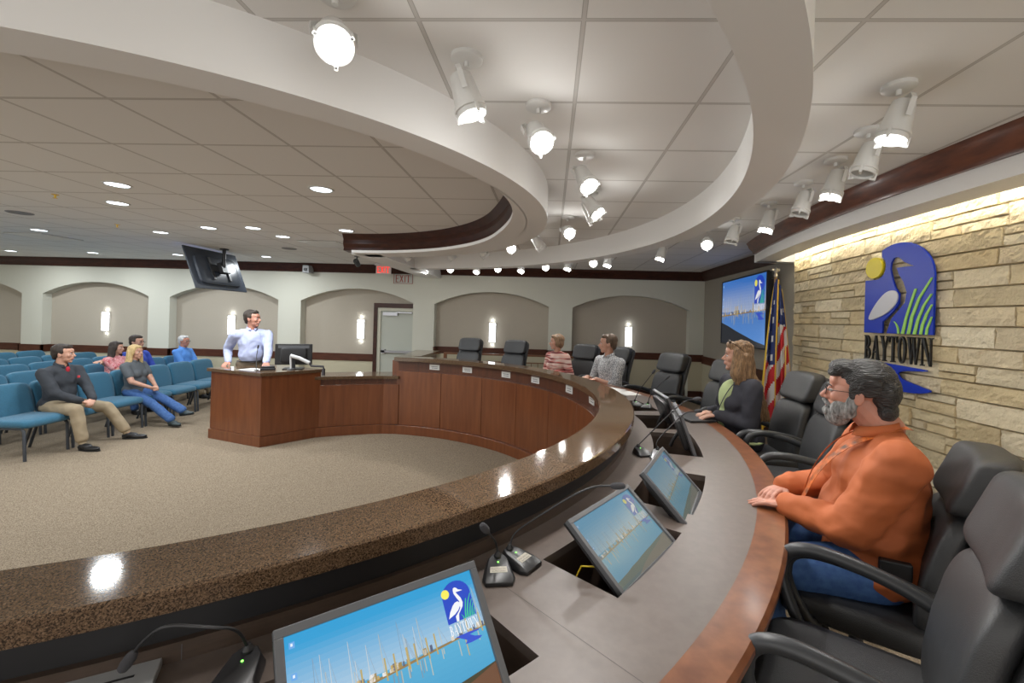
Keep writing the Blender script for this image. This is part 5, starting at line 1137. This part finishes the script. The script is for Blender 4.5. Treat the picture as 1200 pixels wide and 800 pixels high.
def short_hair(P, m, v=0.007, top=1.0, amp=0.004):
    R = P['Rh']; s = P['s']; e = lambda x, y, z, a, b, c: ('e', HP(P, x, y, z), (a * s, b * s, c * s), R)
    pr = [e(0, -0.032, 0.062, 0.083, 0.090, 0.080 * top), e(0, 0.030, 0.102, 0.060, 0.052, 0.032 * top), e(0, -0.062, 0.015, 0.070, 0.055, 0.062), e(0.066, -0.012, 0.045, 0.017, 0.038, 0.040), e(-0.066, -0.012, 0.045, 0.017, 0.038, 0.040), e(0, -0.075, -0.030, 0.052, 0.030, 0.035)]
    return blob('hair', pr, v, m, P['root'], 2, (amp, 30, 30, 12, 2.0))
def long_hair(P, m, length=0.30, v=0.009, front=False, amp=0.006, fall=None, rad=0.030):
    R = P['Rh']; s = P['s']; e = lambda x, y, z, a, b, c: ('e', HP(P, x, y, z), (a * s, b * s, c * s), R)
    pr = [e(0, -0.026, 0.060, 0.086, 0.096, 0.082), e(0, 0.040, 0.098, 0.058, 0.046, 0.028), e(0, -0.060, 0.0, 0.080, 0.058, 0.09)]
    for sx in (1, -1): pr += [e(sx * 0.074, 0.0, 0.020, 0.020, 0.045, 0.07)]
    for k in range(9):
        a = radians(-200 + 220 * k / 8 + (-10)) ; x = 0.080 * cos(a); y = -0.02 + 0.070 * sin(a) 
        t0 = HP(P, x, y, 0.02); off = (fall or Vector((0, -0.02, 0))); t1 = HP(P, x * 1.15, y * 1.1, -0.12); t2 = t1 + Vector((0, 0, -(length - 0.12))) + off + Vector((x * 0.4, 0, 0))
        pr += [('c', t0, t1, 0.030 * s, rad * s), ('c', t1, t1.lerp(t2, 0.5), rad * s, rad * 0.95 * s), ('c', t1.lerp(t2, 0.5), t2, rad * 0.95 * s, 0.014 * s)]
    return blob('hair', pr, v, m, P['root'], 2, (amp, 26, 26, 5, 3.0))

# materials
ORANGE = mat('rust_orange_cotton', (0.42, 0.105, 0.028), 0.75, noise_s=3, noise_amt=0.05, bump=3.0, bump_s=8, stretch=(1, 1, 1.8))
DENIM = mat('blue_denim', (0.030, 0.085, 0.25), 0.8, noise_s=40, col2=(0.055, 0.135, 0.33), bump=0.3, bump_s=600)
NAVYCARD = mat('charcoal_knit', (0.030, 0.030, 0.040), 0.85, bump=1.6, bump_s=12); LIMETOP = mat('pale_lime_top', (0.42, 0.50, 0.25), 0.8)
CHARC = mat('charcoal_pullover', (0.030, 0.034, 0.042), 0.85, bump=1.6, bump_s=12); KHAKI = mat('khaki_twill', (0.30, 0.235, 0.15), 0.8, bump=1.5, bump_s=12)
GREYTEE = mat('grey_polo', (0.085, 0.095, 0.105), 0.8, bump=0.2, bump_s=500); ROYAL = mat('royal_blue_shirt', (0.02, 0.055, 0.36), 0.7); SKYBLUE = mat('sky_blue_shirt', (0.08, 0.25, 0.66), 0.7)
OXFORD = mat('light_blue_oxford', (0.42, 0.46, 0.65), 0.8, noise_s=120, noise_amt=0.05, bump=2.0, bump_s=11); BRNPANT = mat('brown_trousers', (0.12, 0.085, 0.055), 0.8)
PINKP = mat('pink_print_blouse', (0.45, 0.05, 0.07), 0.8, noise_s=45, col2=(0.72, 0.42, 0.42), detail=4)
def stripe_mat():
    m = bpy.data.materials.new('striped_knit'); m.use_nodes = True; nt = m.node_tree; b = nt.nodes['Principled BSDF']; N = nt.nodes; L = nt.links; b.inputs['Roughness'].default_value = 0.85
    tc = N.new('ShaderNodeTexCoord'); wv = N.new('ShaderNodeTexNoise'); mp = N.new('ShaderNodeMapping'); mp.inputs['Scale'].default_value = (3, 3, 42); L.new(tc.outputs['Object'], mp.inputs[0]); L.new(mp.outputs[0], wv.inputs['Vector']); wv.inputs['Scale'].default_value = 1.0; wv.inputs['Detail'].default_value = 2
    r = N.new('ShaderNodeValToRGB'); e = r.color_ramp.elements; e[0].position = 0.38; e[0].color = (0.13, 0.03, 0.03, 1); e[1].position = 0.62; e[1].color = (0.62, 0.40, 0.33, 1); q = e.new(0.46); q.color = (0.50, 0.12, 0.10, 1); q = e.new(0.54); q.color = (0.60, 0.52, 0.46, 1)
    L.new(wv.outputs[0], r.inputs[0]); L.new(r.outputs[0], b.inputs['Base Color']); return m
STRIPE = stripe_mat(); PLAID = mat('grey_plaid_cotton', (0.12, 0.125, 0.14), 0.85, noise_s=75, col2=(0.62, 0.62, 0.62), detail=1); BLKSHOE = mat('black_shoe_leather', (0.012, 0.012, 0.014), 0.3)
BELT = mat('belt_leather', (0.015, 0.012, 0.01), 0.4)

# ---- man in the orange shirt (near right)
cth = radians(-24.3); mloc = pol(4.40, -24.2, DAIS); mrz = radians(-24.2 + 90)
inv = (Matrix.Translation(mloc) @ Matrix.Rotation(mrz, 4, 'Z')).inverted()
def lo(p): return inv @ Vector(p)
def dl_(v): return (inv.to_3x3() @ Vector(v))
wL = lo((1.085, 2.025, ZD + 0.032)); wR = lo((1.14, 2.15, ZD + 0.068)); tip = Vector((1.005, 2.125, ZD + 0.02))
dL = dl_(Vector((0.93, 2.135, ZD + 0.012)) - Vector((1.085, 2.025, ZD + 0.032))); dR = dl_(Vector((0.965, 2.075, ZD + 0.045)) - Vector((1.14, 2.15, ZD + 0.068)))
MO = person('bearded grey-haired man in rust orange shirt, hands on the desk', mloc, mrz, dict(seat=0.50, s=1.06, girth=1.30, belly=1.06, lean=-0.035, pelvis=(0, 0.062, 0.60), twist=0.0, shoulder=0.205, voxel=0.0037, clothv=0.0075, sm=3, neck=0.066, arm=1.30, legw=1.12, fat=0.010, jaw=1.08, hs=0.95,
    yaw=radians(-9), nod=radians(3), hoff=(0, 0.075, -0.015), skin=SKIN2, shirt=ORANGE, collar=ORANGE, pants=DENIM, hem=False, fold=0.011, ssm=26, seed=4.0, brow=(0.07, 0.065, 0.06),
    L=dict(w=wL, d=dL, n=(0, 0, 1), curl=0.20, spread=0.20, pole=(-1.0, -0.9, -0.45)), R=dict(w=wR, d=dR, n=(0, 0.1, 1), curl=0.42, spread=0.22, pole=(0.9, -0.4, -0.6)),
    leg_l=dict(ankle=(-0.16, 0.40, 0.09)), leg_r=dict(ankle=(0.18, 0.42, 0.09)), shoes=BLKSHOE))
R = MO['Rh']; s_ = MO['s']; e = lambda x, y, z, a, b, c: ('e', HP(MO, x, y, z), (a * s_, b * s_, c * s_), R)
DH = mat('swept_dark_hair', (0.010, 0.009, 0.009), 0.45, noise_s=9, col2=(0.048, 0.046, 0.045), stretch=(14, 2.2, 14), bump=1.0, bump_s=16)
blob('hair', [e(0, -0.030, 0.070, 0.088, 0.100, 0.083), e(0, 0.048, 0.106, 0.066, 0.052, 0.036), e(0, 0.078, 0.086, 0.052, 0.024, 0.022), e(0, -0.088, 0.030, 0.078, 0.056, 0.078), e(0.073, -0.030, 0.048, 0.020, 0.050, 0.045), e(-0.073, -0.030, 0.048, 0.020, 0.050, 0.045), e(0, -0.098, -0.045, 0.068, 0.040, 0.045),
              e(0.074, 0.012, 0.022, 0.010, 0.014, 0.035), e(-0.074, 0.012, 0.022, 0.010, 0.014, 0.035)], 0.005, DH, MO['root'], 3, (0.0028, 50, 7, 50, 1.0))
GB = mat('grey_beard', (0.12, 0.12, 0.115), 0.8, noise_s=30, col2=(0.40, 0.40, 0.39), bump=1.0, bump_s=90, stretch=(3, 3, 0.8))
blob('beard', [e(0, 0.056, -0.094, 0.042, 0.044, 0.040), e(0.044, 0.036, -0.058, 0.026, 0.046, 0.042), e(-0.044, 0.036, -0.058, 0.026, 0.046, 0.042), e(0.066, 0.012, -0.030, 0.012, 0.020, 0.040), e(-0.066, 0.012, -0.030, 0.012, 0.020, 0.040), e(0, 0.088, -0.078, 0.034, 0.022, 0.022), ('c', HP(MO, 0.004, 0.105, -0.034), HP(MO, 0.030, 0.088, -0.050), 0.009, 0.009), ('c', HP(MO, -0.004, 0.105, -0.034), HP(MO, -0.030, 0.088, -0.050), 0.009, 0.009)], 0.0045, GB, MO['root'], 4, (0.0022, 50, 50, 30, 2.0))
def glasses(P, m, r=0.0012):
    g = G()
    for sx in (1, -1):
        ring = [HP(P, sx * 0.033 + 0.023 * cos(2 * pi * k / 20), 0.104 - 0.004 * abs(cos(2 * pi * k / 20)), 0.010 + 0.016 * sin(2 * pi * k / 20)) for k in range(21)]; g.tube(ring, r, 6, cap=False)
        g.tube([HP(P, sx * 0.056, 0.101, 0.014), HP(P, sx * 0.074, 0.06, 0.016), HP(P, sx * 0.084, 0.0, 0.018), HP(P, sx * 0.084, -0.018, 0.004)], r, 6)
    g.tube([HP(P, -0.010, 0.105, 0.013), HP(P, 0.0, 0.109, 0.016), HP(P, 0.010, 0.105, 0.013)], r, 6); return g.build('glasses', m, P['root'], smooth=True)
glasses(MO, mat('dark_wire', (0.05, 0.05, 0.05), 0.3, metal=0.8), 0.0014)
def lanyard(P, m, w_=0.009, drop=0.30, out=1.0):
    T = P['T']; g = G()
    for sx in (1, -1):
        pts = [T(0, -0.088, 0.515), T(sx * 0.050, -0.055, 0.528), T(sx * 0.080, 0.015, 0.500), T(sx * 0.078, 0.098 * out, 0.42), T(sx * 0.050, 0.150 * out, 0.30), T(sx * 0.012, 0.178 * out, 0.50 - drop)]
        for _ in range(2):
            q = [pts[0]]
            for a, b in zip(pts[:-1], pts[1:]): q += [a * .75 + b * .25, a * .25 + b * .75]
            pts = q + [pts[-1]]
        c = P['T'](0, 0, 0.3)
        for a, b in zip(pts[:-1], pts[1:]):
            n = ((a + b) / 2 - c); n = n.normalized(); t = (b - a).normalized().cross(n).normalized() * w_; g.add([a - t, a + t, b + t, b - t, a - t + n * .002, a + t + n * .002, b + t + n * .002, b - t + n * .002], [(0, 1, 2, 3), (4, 7, 6, 5), (0, 4, 5, 1), (1, 5, 6, 2), (2, 6, 7, 3), (3, 7, 4, 0)])
    return g.build('lanyard', m, P['root'])
lanyard(MO, mat('orange_lanyard', (0.75, 0.17, 0.02), 0.6, noise_s=28, col2=(0.10, 0.04, 0.02)), 0.013, 0.34, 1.42)
g = G(); g.box(-0.05, 0.05, -0.015, 0.015, -0.035, 0.03, Matrix.Translation(MO['pel'] + Vector((-0.238, -0.02, 0.06))) @ Matrix.Rotation(radians(90), 4, 'Z')); g.build('belt_pouch', BLACKPL, MO['root'], bevel=0.006)
g = G(); a_ = MO['arms'][1]; d_ = (a_[3] - a_[2]).normalized(); x_ = d_.orthogonal().normalized(); y_ = d_.cross(x_); c_ = a_[3] - d_ * 0.012; g.tube([c_ + (x_ * cos(2 * pi * k / 16) + y_ * sin(2 * pi * k / 16)) * 0.040 for k in range(17)], 0.006, 6, cap=False); g.build('watch_band', BLACKPL, MO['root'], smooth=True)

# ---- long-haired woman in dark cardigan
wth = 2.4; wl = pol(4.24, wth, DAIS); wrz = radians(wth + 90 + 6); inv = (Matrix.Translation(wl) @ Matrix.Rotation(wrz, 4, 'Z')).inverted()
W1 = person('woman with long sandy hair in black cardigan over lime top', wl, wrz, dict(seat=0.50, s=1.05, girth=1.12, belly=1.05, lean=0.06, bust=True, shoulder=0.175, voxel=0.006, neck=0.05, arm=1.05,
    yaw=radians(-22), nod=radians(2), skin=SKIN, shirt=NAVYCARD, pants=mat('black_trousers', (0.015, 0.015, 0.017), 0.8), hem=True, fold=0.006, seed=9, lip=(0.5, 0.2, 0.18),
    L=dict(w=lo((1.44, 3.83, ZD + 0.06)), d=dl_((-1, 0.05, -0.18)), curl=0.35), R=dict(w=lo((1.45, 3.98, ZD + 0.06)), d=dl_((-1, -0.25, -0.15)), curl=0.35), leg_l=dict(ankle=(-0.1, 0.40, 0.09)), leg_r=dict(ankle=(0.1, 0.40, 0.09)), shoes=BLKSHOE))
HB = hair_mat('sandy_long_hair', (0.10, 0.055, 0.025), (0.34, 0.20, 0.095)); long_hair(W1, HB, 0.50, 0.008, fall=Vector((0, -0.17, 0)), amp=0.012, rad=0.040)
blob('top', [('e', W1['T'](0, 0.060, 0.31), (0.095, 0.118, 0.165), W1['Rt']), ('e', W1['T'](0, 0.065, 0.15), (0.11, 0.125, 0.14), W1['Rt']), ('c', W1['T'](-0.10, 0.09, 0.0), W1['T'](0.10, 0.09, 0.0), 0.06, 0.06), ('e', W1['pel'] + Vector((0, 0.005, -0.015)), (0.222, 0.175, 0.035))], 0.009, LIMETOP, W1['root'], 2, (0.004, 12, 12, 9, 4), label='pale lime top')
lanyard(W1, BLACKPL, 0.004, 0.34, 1.22)
g = G()
for sx in (1, -1): g.sel((0, 0, 0), (0.024, 0.008, 0.018), 1, 1, M=Matrix.Translation(HP(W1, sx * 0.030, 0.070, 0.128)) @ W1['Rh'].to_4x4(), n=14, m=8); g.tube([HP(W1, sx * 0.055, 0.065, 0.125), HP(W1, sx * 0.088, 0.0, 0.085), HP(W1, sx * 0.088, -0.03, 0.06)], 0.002, 6)
g.build('sunglasses', mat('dark_tinted', (0.06, 0.04, 0.03), 0.2), W1['root'], smooth=True)
t = empty('closed_laptop', (1.275, 3.93, ZD), radians(12)); g = G(); g.box(-0.115, 0.115, -0.165, 0.165, 0.001, 0.012); g.build('base', BLACKPL, t, bevel=0.003); g = G(); g.box(-0.115, 0.115, -0.165, 0.165, 0.0125, 0.020); g.build('lid', mat('slate_lid', (0.06, 0.062, 0.067), 0.35), t, bevel=0.003); tag(t, "closed dark laptop lying on the desk under the long-haired woman's hands", 'laptop')

# ---- man in plaid, woman in stripes at the far side of the desk
th = 35.6; p_ = pol(4.24, th, DAIS); rz_ = radians(th + 90 - 4); inv = (Matrix.Translation(p_) @ Matrix.Rotation(rz_, 4, 'Z')).inverted()
PM = person('man in grey plaid shirt with rolled sleeves at the far curve of the desk', p_, rz_, dict(seat=0.45, s=1.08, girth=1.05, lean=0.14, shoulder=0.20, voxel=0.0075, yaw=radians(-38), shirt=PLAID, collar=PLAID, sleeve=0.6, pants=KHAKI, brow=(0.09, 0.05, 0.03), seed=3, fold=0.005,
    L=dict(w=lo(pol(3.93, 35.5, ZD + 0.05)), d=dl_((-0.8, -0.3, -0.1)), curl=0.6), R=dict(w=lo(pol(3.93, 38.0, ZD + 0.06)), d=dl_((-0.6, -0.7, -0.1)), curl=0.6), leg_l=dict(ankle=(-0.1, 0.40, 0.09)), leg_r=dict(ankle=(0.1, 0.40, 0.09)), shoes=BLKSHOE))
short_hair(PM, hair_mat('short_brown_hair', (0.06, 0.035, 0.02), (0.16, 0.10, 0.06)))
th = 49.6; p_ = pol(4.20, th, DAIS); rz_ = radians(th + 90 - 2); inv = (Matrix.Translation(p_) @ Matrix.Rotation(rz_, 4, 'Z')).inverted()
SW = person('woman with short hair in red and cream striped top at the desk', p_, rz_, dict(seat=0.49, s=0.96, girth=1.05, lean=0.12, bust=True, shoulder=0.17, voxel=0.0075, yaw=radians(-42), shirt=STRIPE, pants=MATS['black_trousers'], hem=True, seed=6,
    L=dict(w=lo(pol(3.95, 47.5, ZD + 0.05)), d=dl_((-0.7, -0.7, -0.1)), curl=0.5), R=dict(w=lo(pol(3.95, 50.5, ZD + 0.05)), d=dl_((-0.6, -0.8, -0.1)), curl=0.5), leg_l=dict(ankle=(-0.1, 0.40, 0.09)), leg_r=dict(ankle=(0.1, 0.40, 0.09)), shoes=BLKSHOE))
LB = hair_mat('light_brown_bob', (0.14, 0.08, 0.04), (0.36, 0.22, 0.12)); R = SW['Rh']; e = lambda x, y, z, a, b, c: ('e', HP(SW, x, y, z), (a, b, c), R)
blob('hair', [e(0, -0.03, 0.06, 0.088, 0.095, 0.082), e(0, 0.04, 0.10, 0.06, 0.046, 0.03), e(0, -0.06, 0.0, 0.082, 0.058, 0.085), e(0.078, -0.01, 0.0, 0.018, 0.040, 0.065), e(-0.078, -0.01, 0.0, 0.018, 0.040, 0.065)], 0.008, LB, SW['root'], 2, (0.005, 24, 24, 8, 1))

# ---- standing man at the lectern
p_ = Vector((-4.60, 6.63, FLOOR)); rz_ = radians(-138); inv = (Matrix.Translation(p_) @ Matrix.Rotation(rz_, 4, 'Z')).inverted()
ST = person('tall dark-haired man in a light blue dress shirt standing behind the lectern', p_, rz_, dict(s=1.05, girth=0.98, shoulder=0.205, lean=0.06, voxel=0.0075, yaw=radians(52), nod=radians(2), shirt=OXFORD, collar=OXFORD, pants=BRNPANT, hem=False, fold=0.008, seed=2, tucked=True, pelvis=(0, 0, 1.01), brow=(0.03, 0.02, 0.015), skin=SKIN2, legw=1.0,
    L=dict(w=lo((-4.22, 6.42, LT + 0.06)), d=dl_((0.6, -0.7, -0.35)), curl=0.6, pole=(-0.5, -1, -0.2)), R=dict(w=lo((-4.80, 6.42, LT + 0.05)), d=dl_((0.1, -0.9, -0.3)), curl=0.5, pole=(0.2, -1.0, -0.3)),
    leg_l=dict(ankle=(-0.14, -0.02, 0.085), pole=(0, 1, 0), toe=(-0.25, 1, 0)), leg_r=dict(ankle=(0.14, -0.02, 0.085), pole=(0, 1, 0), toe=(0.25, 1, 0)), shoes=BLKSHOE))
short_hair(ST, hair_mat('dark_brown_hair', (0.015, 0.010, 0.007), (0.05, 0.032, 0.022)), top=1.08)
g = G(); c_ = ST['pel'] + Vector((0, 0.004, 0.035)); g.tube([c_ + Vector((0.172 * cos(2 * pi * k / 28), 0.134 * sin(2 * pi * k / 28) - 0.008, 0)) for k in range(29)], 0.019, 8, cap=False, flat=0.35); g.build('belt', BELT, ST['root'], smooth=True)

# ---- seated audience
def seat_xy(row, y): return rows[row][0] + 0.30 - 0.085 * (y - 5)
aud = []
y = 5.46; A1 = person('man in charcoal pullover and khaki trousers on the front row', (seat_xy(0, y) - 0.06, y, FLOOR), radians(-90 + 4.6), dict(seat=0.44, s=1.0, girth=1.06, lean=0.10, shoulder=0.215, voxel=0.007, yaw=radians(22), shirt=CHARC, collar=CHARC, pants=KHAKI, brow=(0.03, 0.02, 0.015), seed=7, fold=0.008, hem=True,
    L=dict(w=(-0.045, 0.40, 0.60), d=(0.75, 0.45, -0.35), curl=1.0, n=(0, 0.4, 1), pole=(-1, -0.3, -0.5)), R=dict(w=(0.085, 0.37, 0.60), d=(-0.75, 0.5, -0.35), curl=1.0, n=(0, 0.4, 1), pole=(1, -0.3, -0.5)),
    leg_l=dict(ankle=(-0.34, 0.60, 0.095), toe=(-0.28, 1, 0), pole=(-0.5, 0.9, 0.9)), leg_r=dict(ankle=(0.20, 0.52, 0.095), toe=(0.10, 1, 0), pole=(0.25, 1, 1)), shoes=BLKSHOE, pants_to=0.86, shoe_len=0.29))
short_hair(A1, MATS['dark_brown_hair'], top=1.0)
g = G(); g.sel((0, 0, 0), (0.026, 0.014, 0.040), 1, 1, M=Matrix.Translation(A1['T'](0, 0.078, 0.455))); g.build('undershirt', mat('red_undershirt', (0.40, 0.015, 0.03), 0.8), A1['root'], smooth=True, label='red shirt at the neck')
g = G(); g.box(-0.014, 0.014, 0.0, 0.012, -0.014, 0.014, Matrix.Translation(A1['T'](0.085 * -1, 0.138, 0.36))); g.build('chest_logo', mat('red_stitching', (0.55, 0.05, 0.06), 0.7), A1['root'])
for sg, hip, kn, ank, q in A1['legs']:
    g = G(); g.tube([ank + Vector((0, 0, -0.01)), ank.lerp(kn, 0.24)], 0.040, 12); g.build('sock', mat('tan_sock', (0.30, 0.24, 0.15), 0.9), A1['root'], smooth=True)
y = 6.58; A2 = person('blonde woman in a grey polo and jeans with crossed legs on the front row', (seat_xy(0, y) - 0.02, y, FLOOR), radians(-90 + 4.6), dict(seat=0.44, s=0.90, girth=0.98, lean=-0.02, bust=True, shoulder=0.175, voxel=0.007, yaw=radians(-4), shirt=GREYTEE, collar=GREYTEE, sleeve=0.3, pants=DENIM, brow=(0.25, 0.16, 0.08), seed=5, hem=True, skin=SKIN,
    L=dict(w=(-0.02, 0.30, 0.60), d=(0.75, 0.6, -0.1), curl=0.9, pole=(-1, -0.5, -0.7)), R=dict(w=(0.09, 0.30, 0.60), d=(-0.7, 0.7, -0.1), curl=0.9, pole=(1, -0.5, -0.7)),
    leg_l=dict(ankle=(-0.06, 0.72, 0.21), toe=(0.0, 1, 0.15), pole=(0.1, 1, 1.2)), leg_r=dict(ankle=(0.10, 0.66, 0.10), toe=(0.2, 1, 0.0), pole=(0.05, 1, 0.8)), shoes=mat('dark_clogs', (0.03, 0.045, 0.05), 0.5), shoe_len=0.25, pants_to=0.93, flare=1.4))
long_hair(A2, hair_mat('blonde_hair', (0.42, 0.27, 0.10), (0.70, 0.52, 0.26)), 0.30, 0.008)
y = 7.30; A3 = person('dark-haired woman in a pink and white print blouse on the second row', (seat_xy(1, y) - 0.02, y, FLOOR), radians(-90 + 4.6), dict(seat=0.44, s=0.88, girth=1.08, lean=0.0, bust=True, shoulder=0.18, voxel=0.008, yaw=radians(14), shirt=PINKP, sleeve=0.3, pants=DENIM, seed=8, hem=True,
    L=dict(w=(-0.06, 0.33, 0.58), curl=0.5), R=dict(w=(0.06, 0.33, 0.58), curl=0.5), shoes=BLKSHOE))
long_hair(A3, hair_mat('dark_long_hair', (0.014, 0.009, 0.007), (0.05, 0.03, 0.022)), 0.27, 0.009)
y = 7.72; A4 = person('man with glasses in a royal blue shirt resting his right arm along the chair backs', (seat_xy(1, y) - 0.05, y, FLOOR), radians(-90 + 4.6), dict(seat=0.44, s=1.0, girth=1.2, lean=0.02, shoulder=0.22, voxel=0.008, yaw=radians(4), shirt=ROYAL, collar=ROYAL, sleeve=0.6, pants=KHAKI, seed=11, hem=True, brow=(0.05, 0.03, 0.02),
    L=dict(w=(-0.2, 0.33, 0.58), curl=0.5), R=dict(w=(0.66, 0.0, 0.90), d=(0.95, 0.2, 0.02), curl=0.25, n=(0, 0.1, 1), pole=(0.2, -0.2, -1)), shoes=BLKSHOE))
short_hair(A4, MATS['dark_brown_hair']); glasses(A4, BLACKPL, 0.002)
y = 8.85; A5 = person('grey-haired older man with glasses in a sky blue shirt on the second row', (seat_xy(1, y) - 0.02, y, FLOOR), radians(-90 + 4.6), dict(seat=0.44, s=0.94, girth=1.12, lean=0.0, shoulder=0.20, voxel=0.008, yaw=radians(-4), shirt=SKYBLUE, collar=SKYBLUE, pants=KHAKI, seed=12, hem=True, brow=(0.4, 0.4, 0.4), skin=SKIN2,
    L=dict(w=(-0.1, 0.33, 0.60), curl=0.5), R=dict(w=(0.1, 0.33, 0.60), curl=0.5), shoes=BLKSHOE))
short_hair(A5, hair_mat('white_hair', (0.45, 0.45, 0.45), (0.7, 0.7, 0.7)), top=0.95); glasses(A5, BLACKPL, 0.0018)

# ---------------------------------------------------------------- things on the lectern and desk
t = empty('lectern_monitor', (-3.70, 6.25, LT), radians(22)); g = G(); g.box(-0.24, 0.24, -0.02, 0.015, 0.06, 0.36); g.build('cabinet', BLACKPL, t, bevel=0.006)
g = G(); g.sel((0, -0.025, 0.20), (0.17, 0.03, 0.11), 0.3, 0.3, n=28, m=8); g.box(-0.03, 0.03, -0.06, -0.045, 0.0, 0.2); g.build('rear_shell', BLACKPL, t, smooth=True); g = G(); g.box(-0.13, 0.13, -0.11, 0.10, 0, 0.012); g.build('foot', BLACKPL, t, bevel=0.004); g = G(); g.box(-0.2, 0.2, -0.0225, -0.0202, 0.30, 0.34); g.build('vent_band', GREYPL, t)
tag(t, 'black computer monitor seen from behind on the lectern', 'monitor')
t = empty('document_arm', (-3.66, 6.12, LT)); g = G(); g.tube([(0, 0, 0), (0, 0, 0.02)], 0.05, 16); g.build('base', GREYPL, t, smooth=True); g = G(); g.tube([(0, 0, 0.02), (-0.01, 0.0, 0.20)], 0.014, 10); g.tube([(-0.01, 0, 0.20), (0.10, 0.02, 0.17), (0.24, 0.05, 0.10)], 0.026, 12); g.build('arm', mat('white_arm', (0.55, 0.55, 0.55), 0.4), t, smooth=True)
g = G(); g.tube([(0.24, 0.05, 0.10), (0.26, 0.055, 0.06), (0.42, 0.09, 0.05), (0.425, 0.09, 0.0)], 0.016, 10); g.tube([(0.425, 0.09, 0.02), (0.425, 0.09, -0.075)], 0.022, 12); g.build('head', mat('dark_metal_arm', (0.08, 0.08, 0.09), 0.35, metal=0.5), t, smooth=True)
tag(t, 'white jointed camera arm reaching past the right side of the lectern', 'camera arm')
t = empty('lectern_microphone', (-4.05, 5.95, LT)); g = G(); g.tube([(0, 0, 0), (0, 0, 0.01)], 0.03, 14); g.build('base', BLACKPL, t, smooth=True); g = G(); g.tube([(0, 0, 0.01), (0, 0, 0.20), (0.0, 0.02, 0.30)], 0.005, 8); g.build('stem', GREYPL, t, smooth=True); g = G(); g.tube([(0, 0.02, 0.30), (0, 0.03, 0.345)], [0.010, 0.012], 10); g.build('head', BLACKPL, t, smooth=True); tag(t, 'thin upright microphone on the lectern in front of the standing man', 'microphone')
t = empty('desk_telephone', (-3.93, 6.02, LT), radians(30)); g = G(); g.box(-0.09, 0.09, -0.05, 0.05, 0, 0.03); g.build('base', BLACKPL, t, bevel=0.006); g = G(); g.sel((0, 0, 0.042), (0.085, 0.022, 0.016), 0.5, 0.5, n=20, m=8); g.build('handset', BLACKPL, t, smooth=True); tag(t, "small black device by the standing man's left hand on the lectern", 'telephone')
g = G(); g.box(-0.15, 0.15, -0.11, 0.11, 0, 0.002); o = g.build('paper_sheet', PAPER); o.location = (-4.15, 6.02, LT); o.rotation_euler = (0, 0, radians(-18)); tag(o, 'white sheet of paper lying on the lectern', 'paper')
for i, (x, y, a, l) in enumerate(((0.93, 5.20, 20, 'white sheet lying on the far part of the work surface, the nearer one'), (0.80, 5.47, 40, 'white sheet lying on the far part of the work surface, the farther one'))):
    g = G(); g.box(-0.10, 0.10, -0.14, 0.14, 0, 0.002); o = g.build('paper_sheet', PAPER); o.location = (x, y, ZD); o.rotation_euler = (0, 0, radians(a)); tag(o, l, 'paper')
t = empty('slotted_grey_box', (-0.925, 0.90, ZD), radians(30)); g = G(); g.box(-0.085, 0.085, -0.06, 0.06, 0, 0.02); g.build('case', mat('light_grey_case', (0.32, 0.33, 0.34), 0.4), t, bevel=0.003); g = G(); g.box(-0.06, 0.045, 0.015, 0.021, 0.0202, 0.021); g.build('slot', BLACKPL, t); tag(t, 'light grey box with a dark slot at the lower left corner of the desk', 'box')
g = G(); pts = [pol(3.42, -38.8, ZD - 0.12), pol(3.44, -38.2, ZD - 0.04), pol(3.50, -37.8, ZD - 0.03), pol(3.55, -37.2, ZD - 0.10)]
g.tube(pts, 0.003, 8); o = g.build('yellow_cable', mat('yellow_cable', (0.75, 0.55, 0.02), 0.5), smooth=True); tag(o, 'short yellow cable looping in the second monitor well', 'cable')
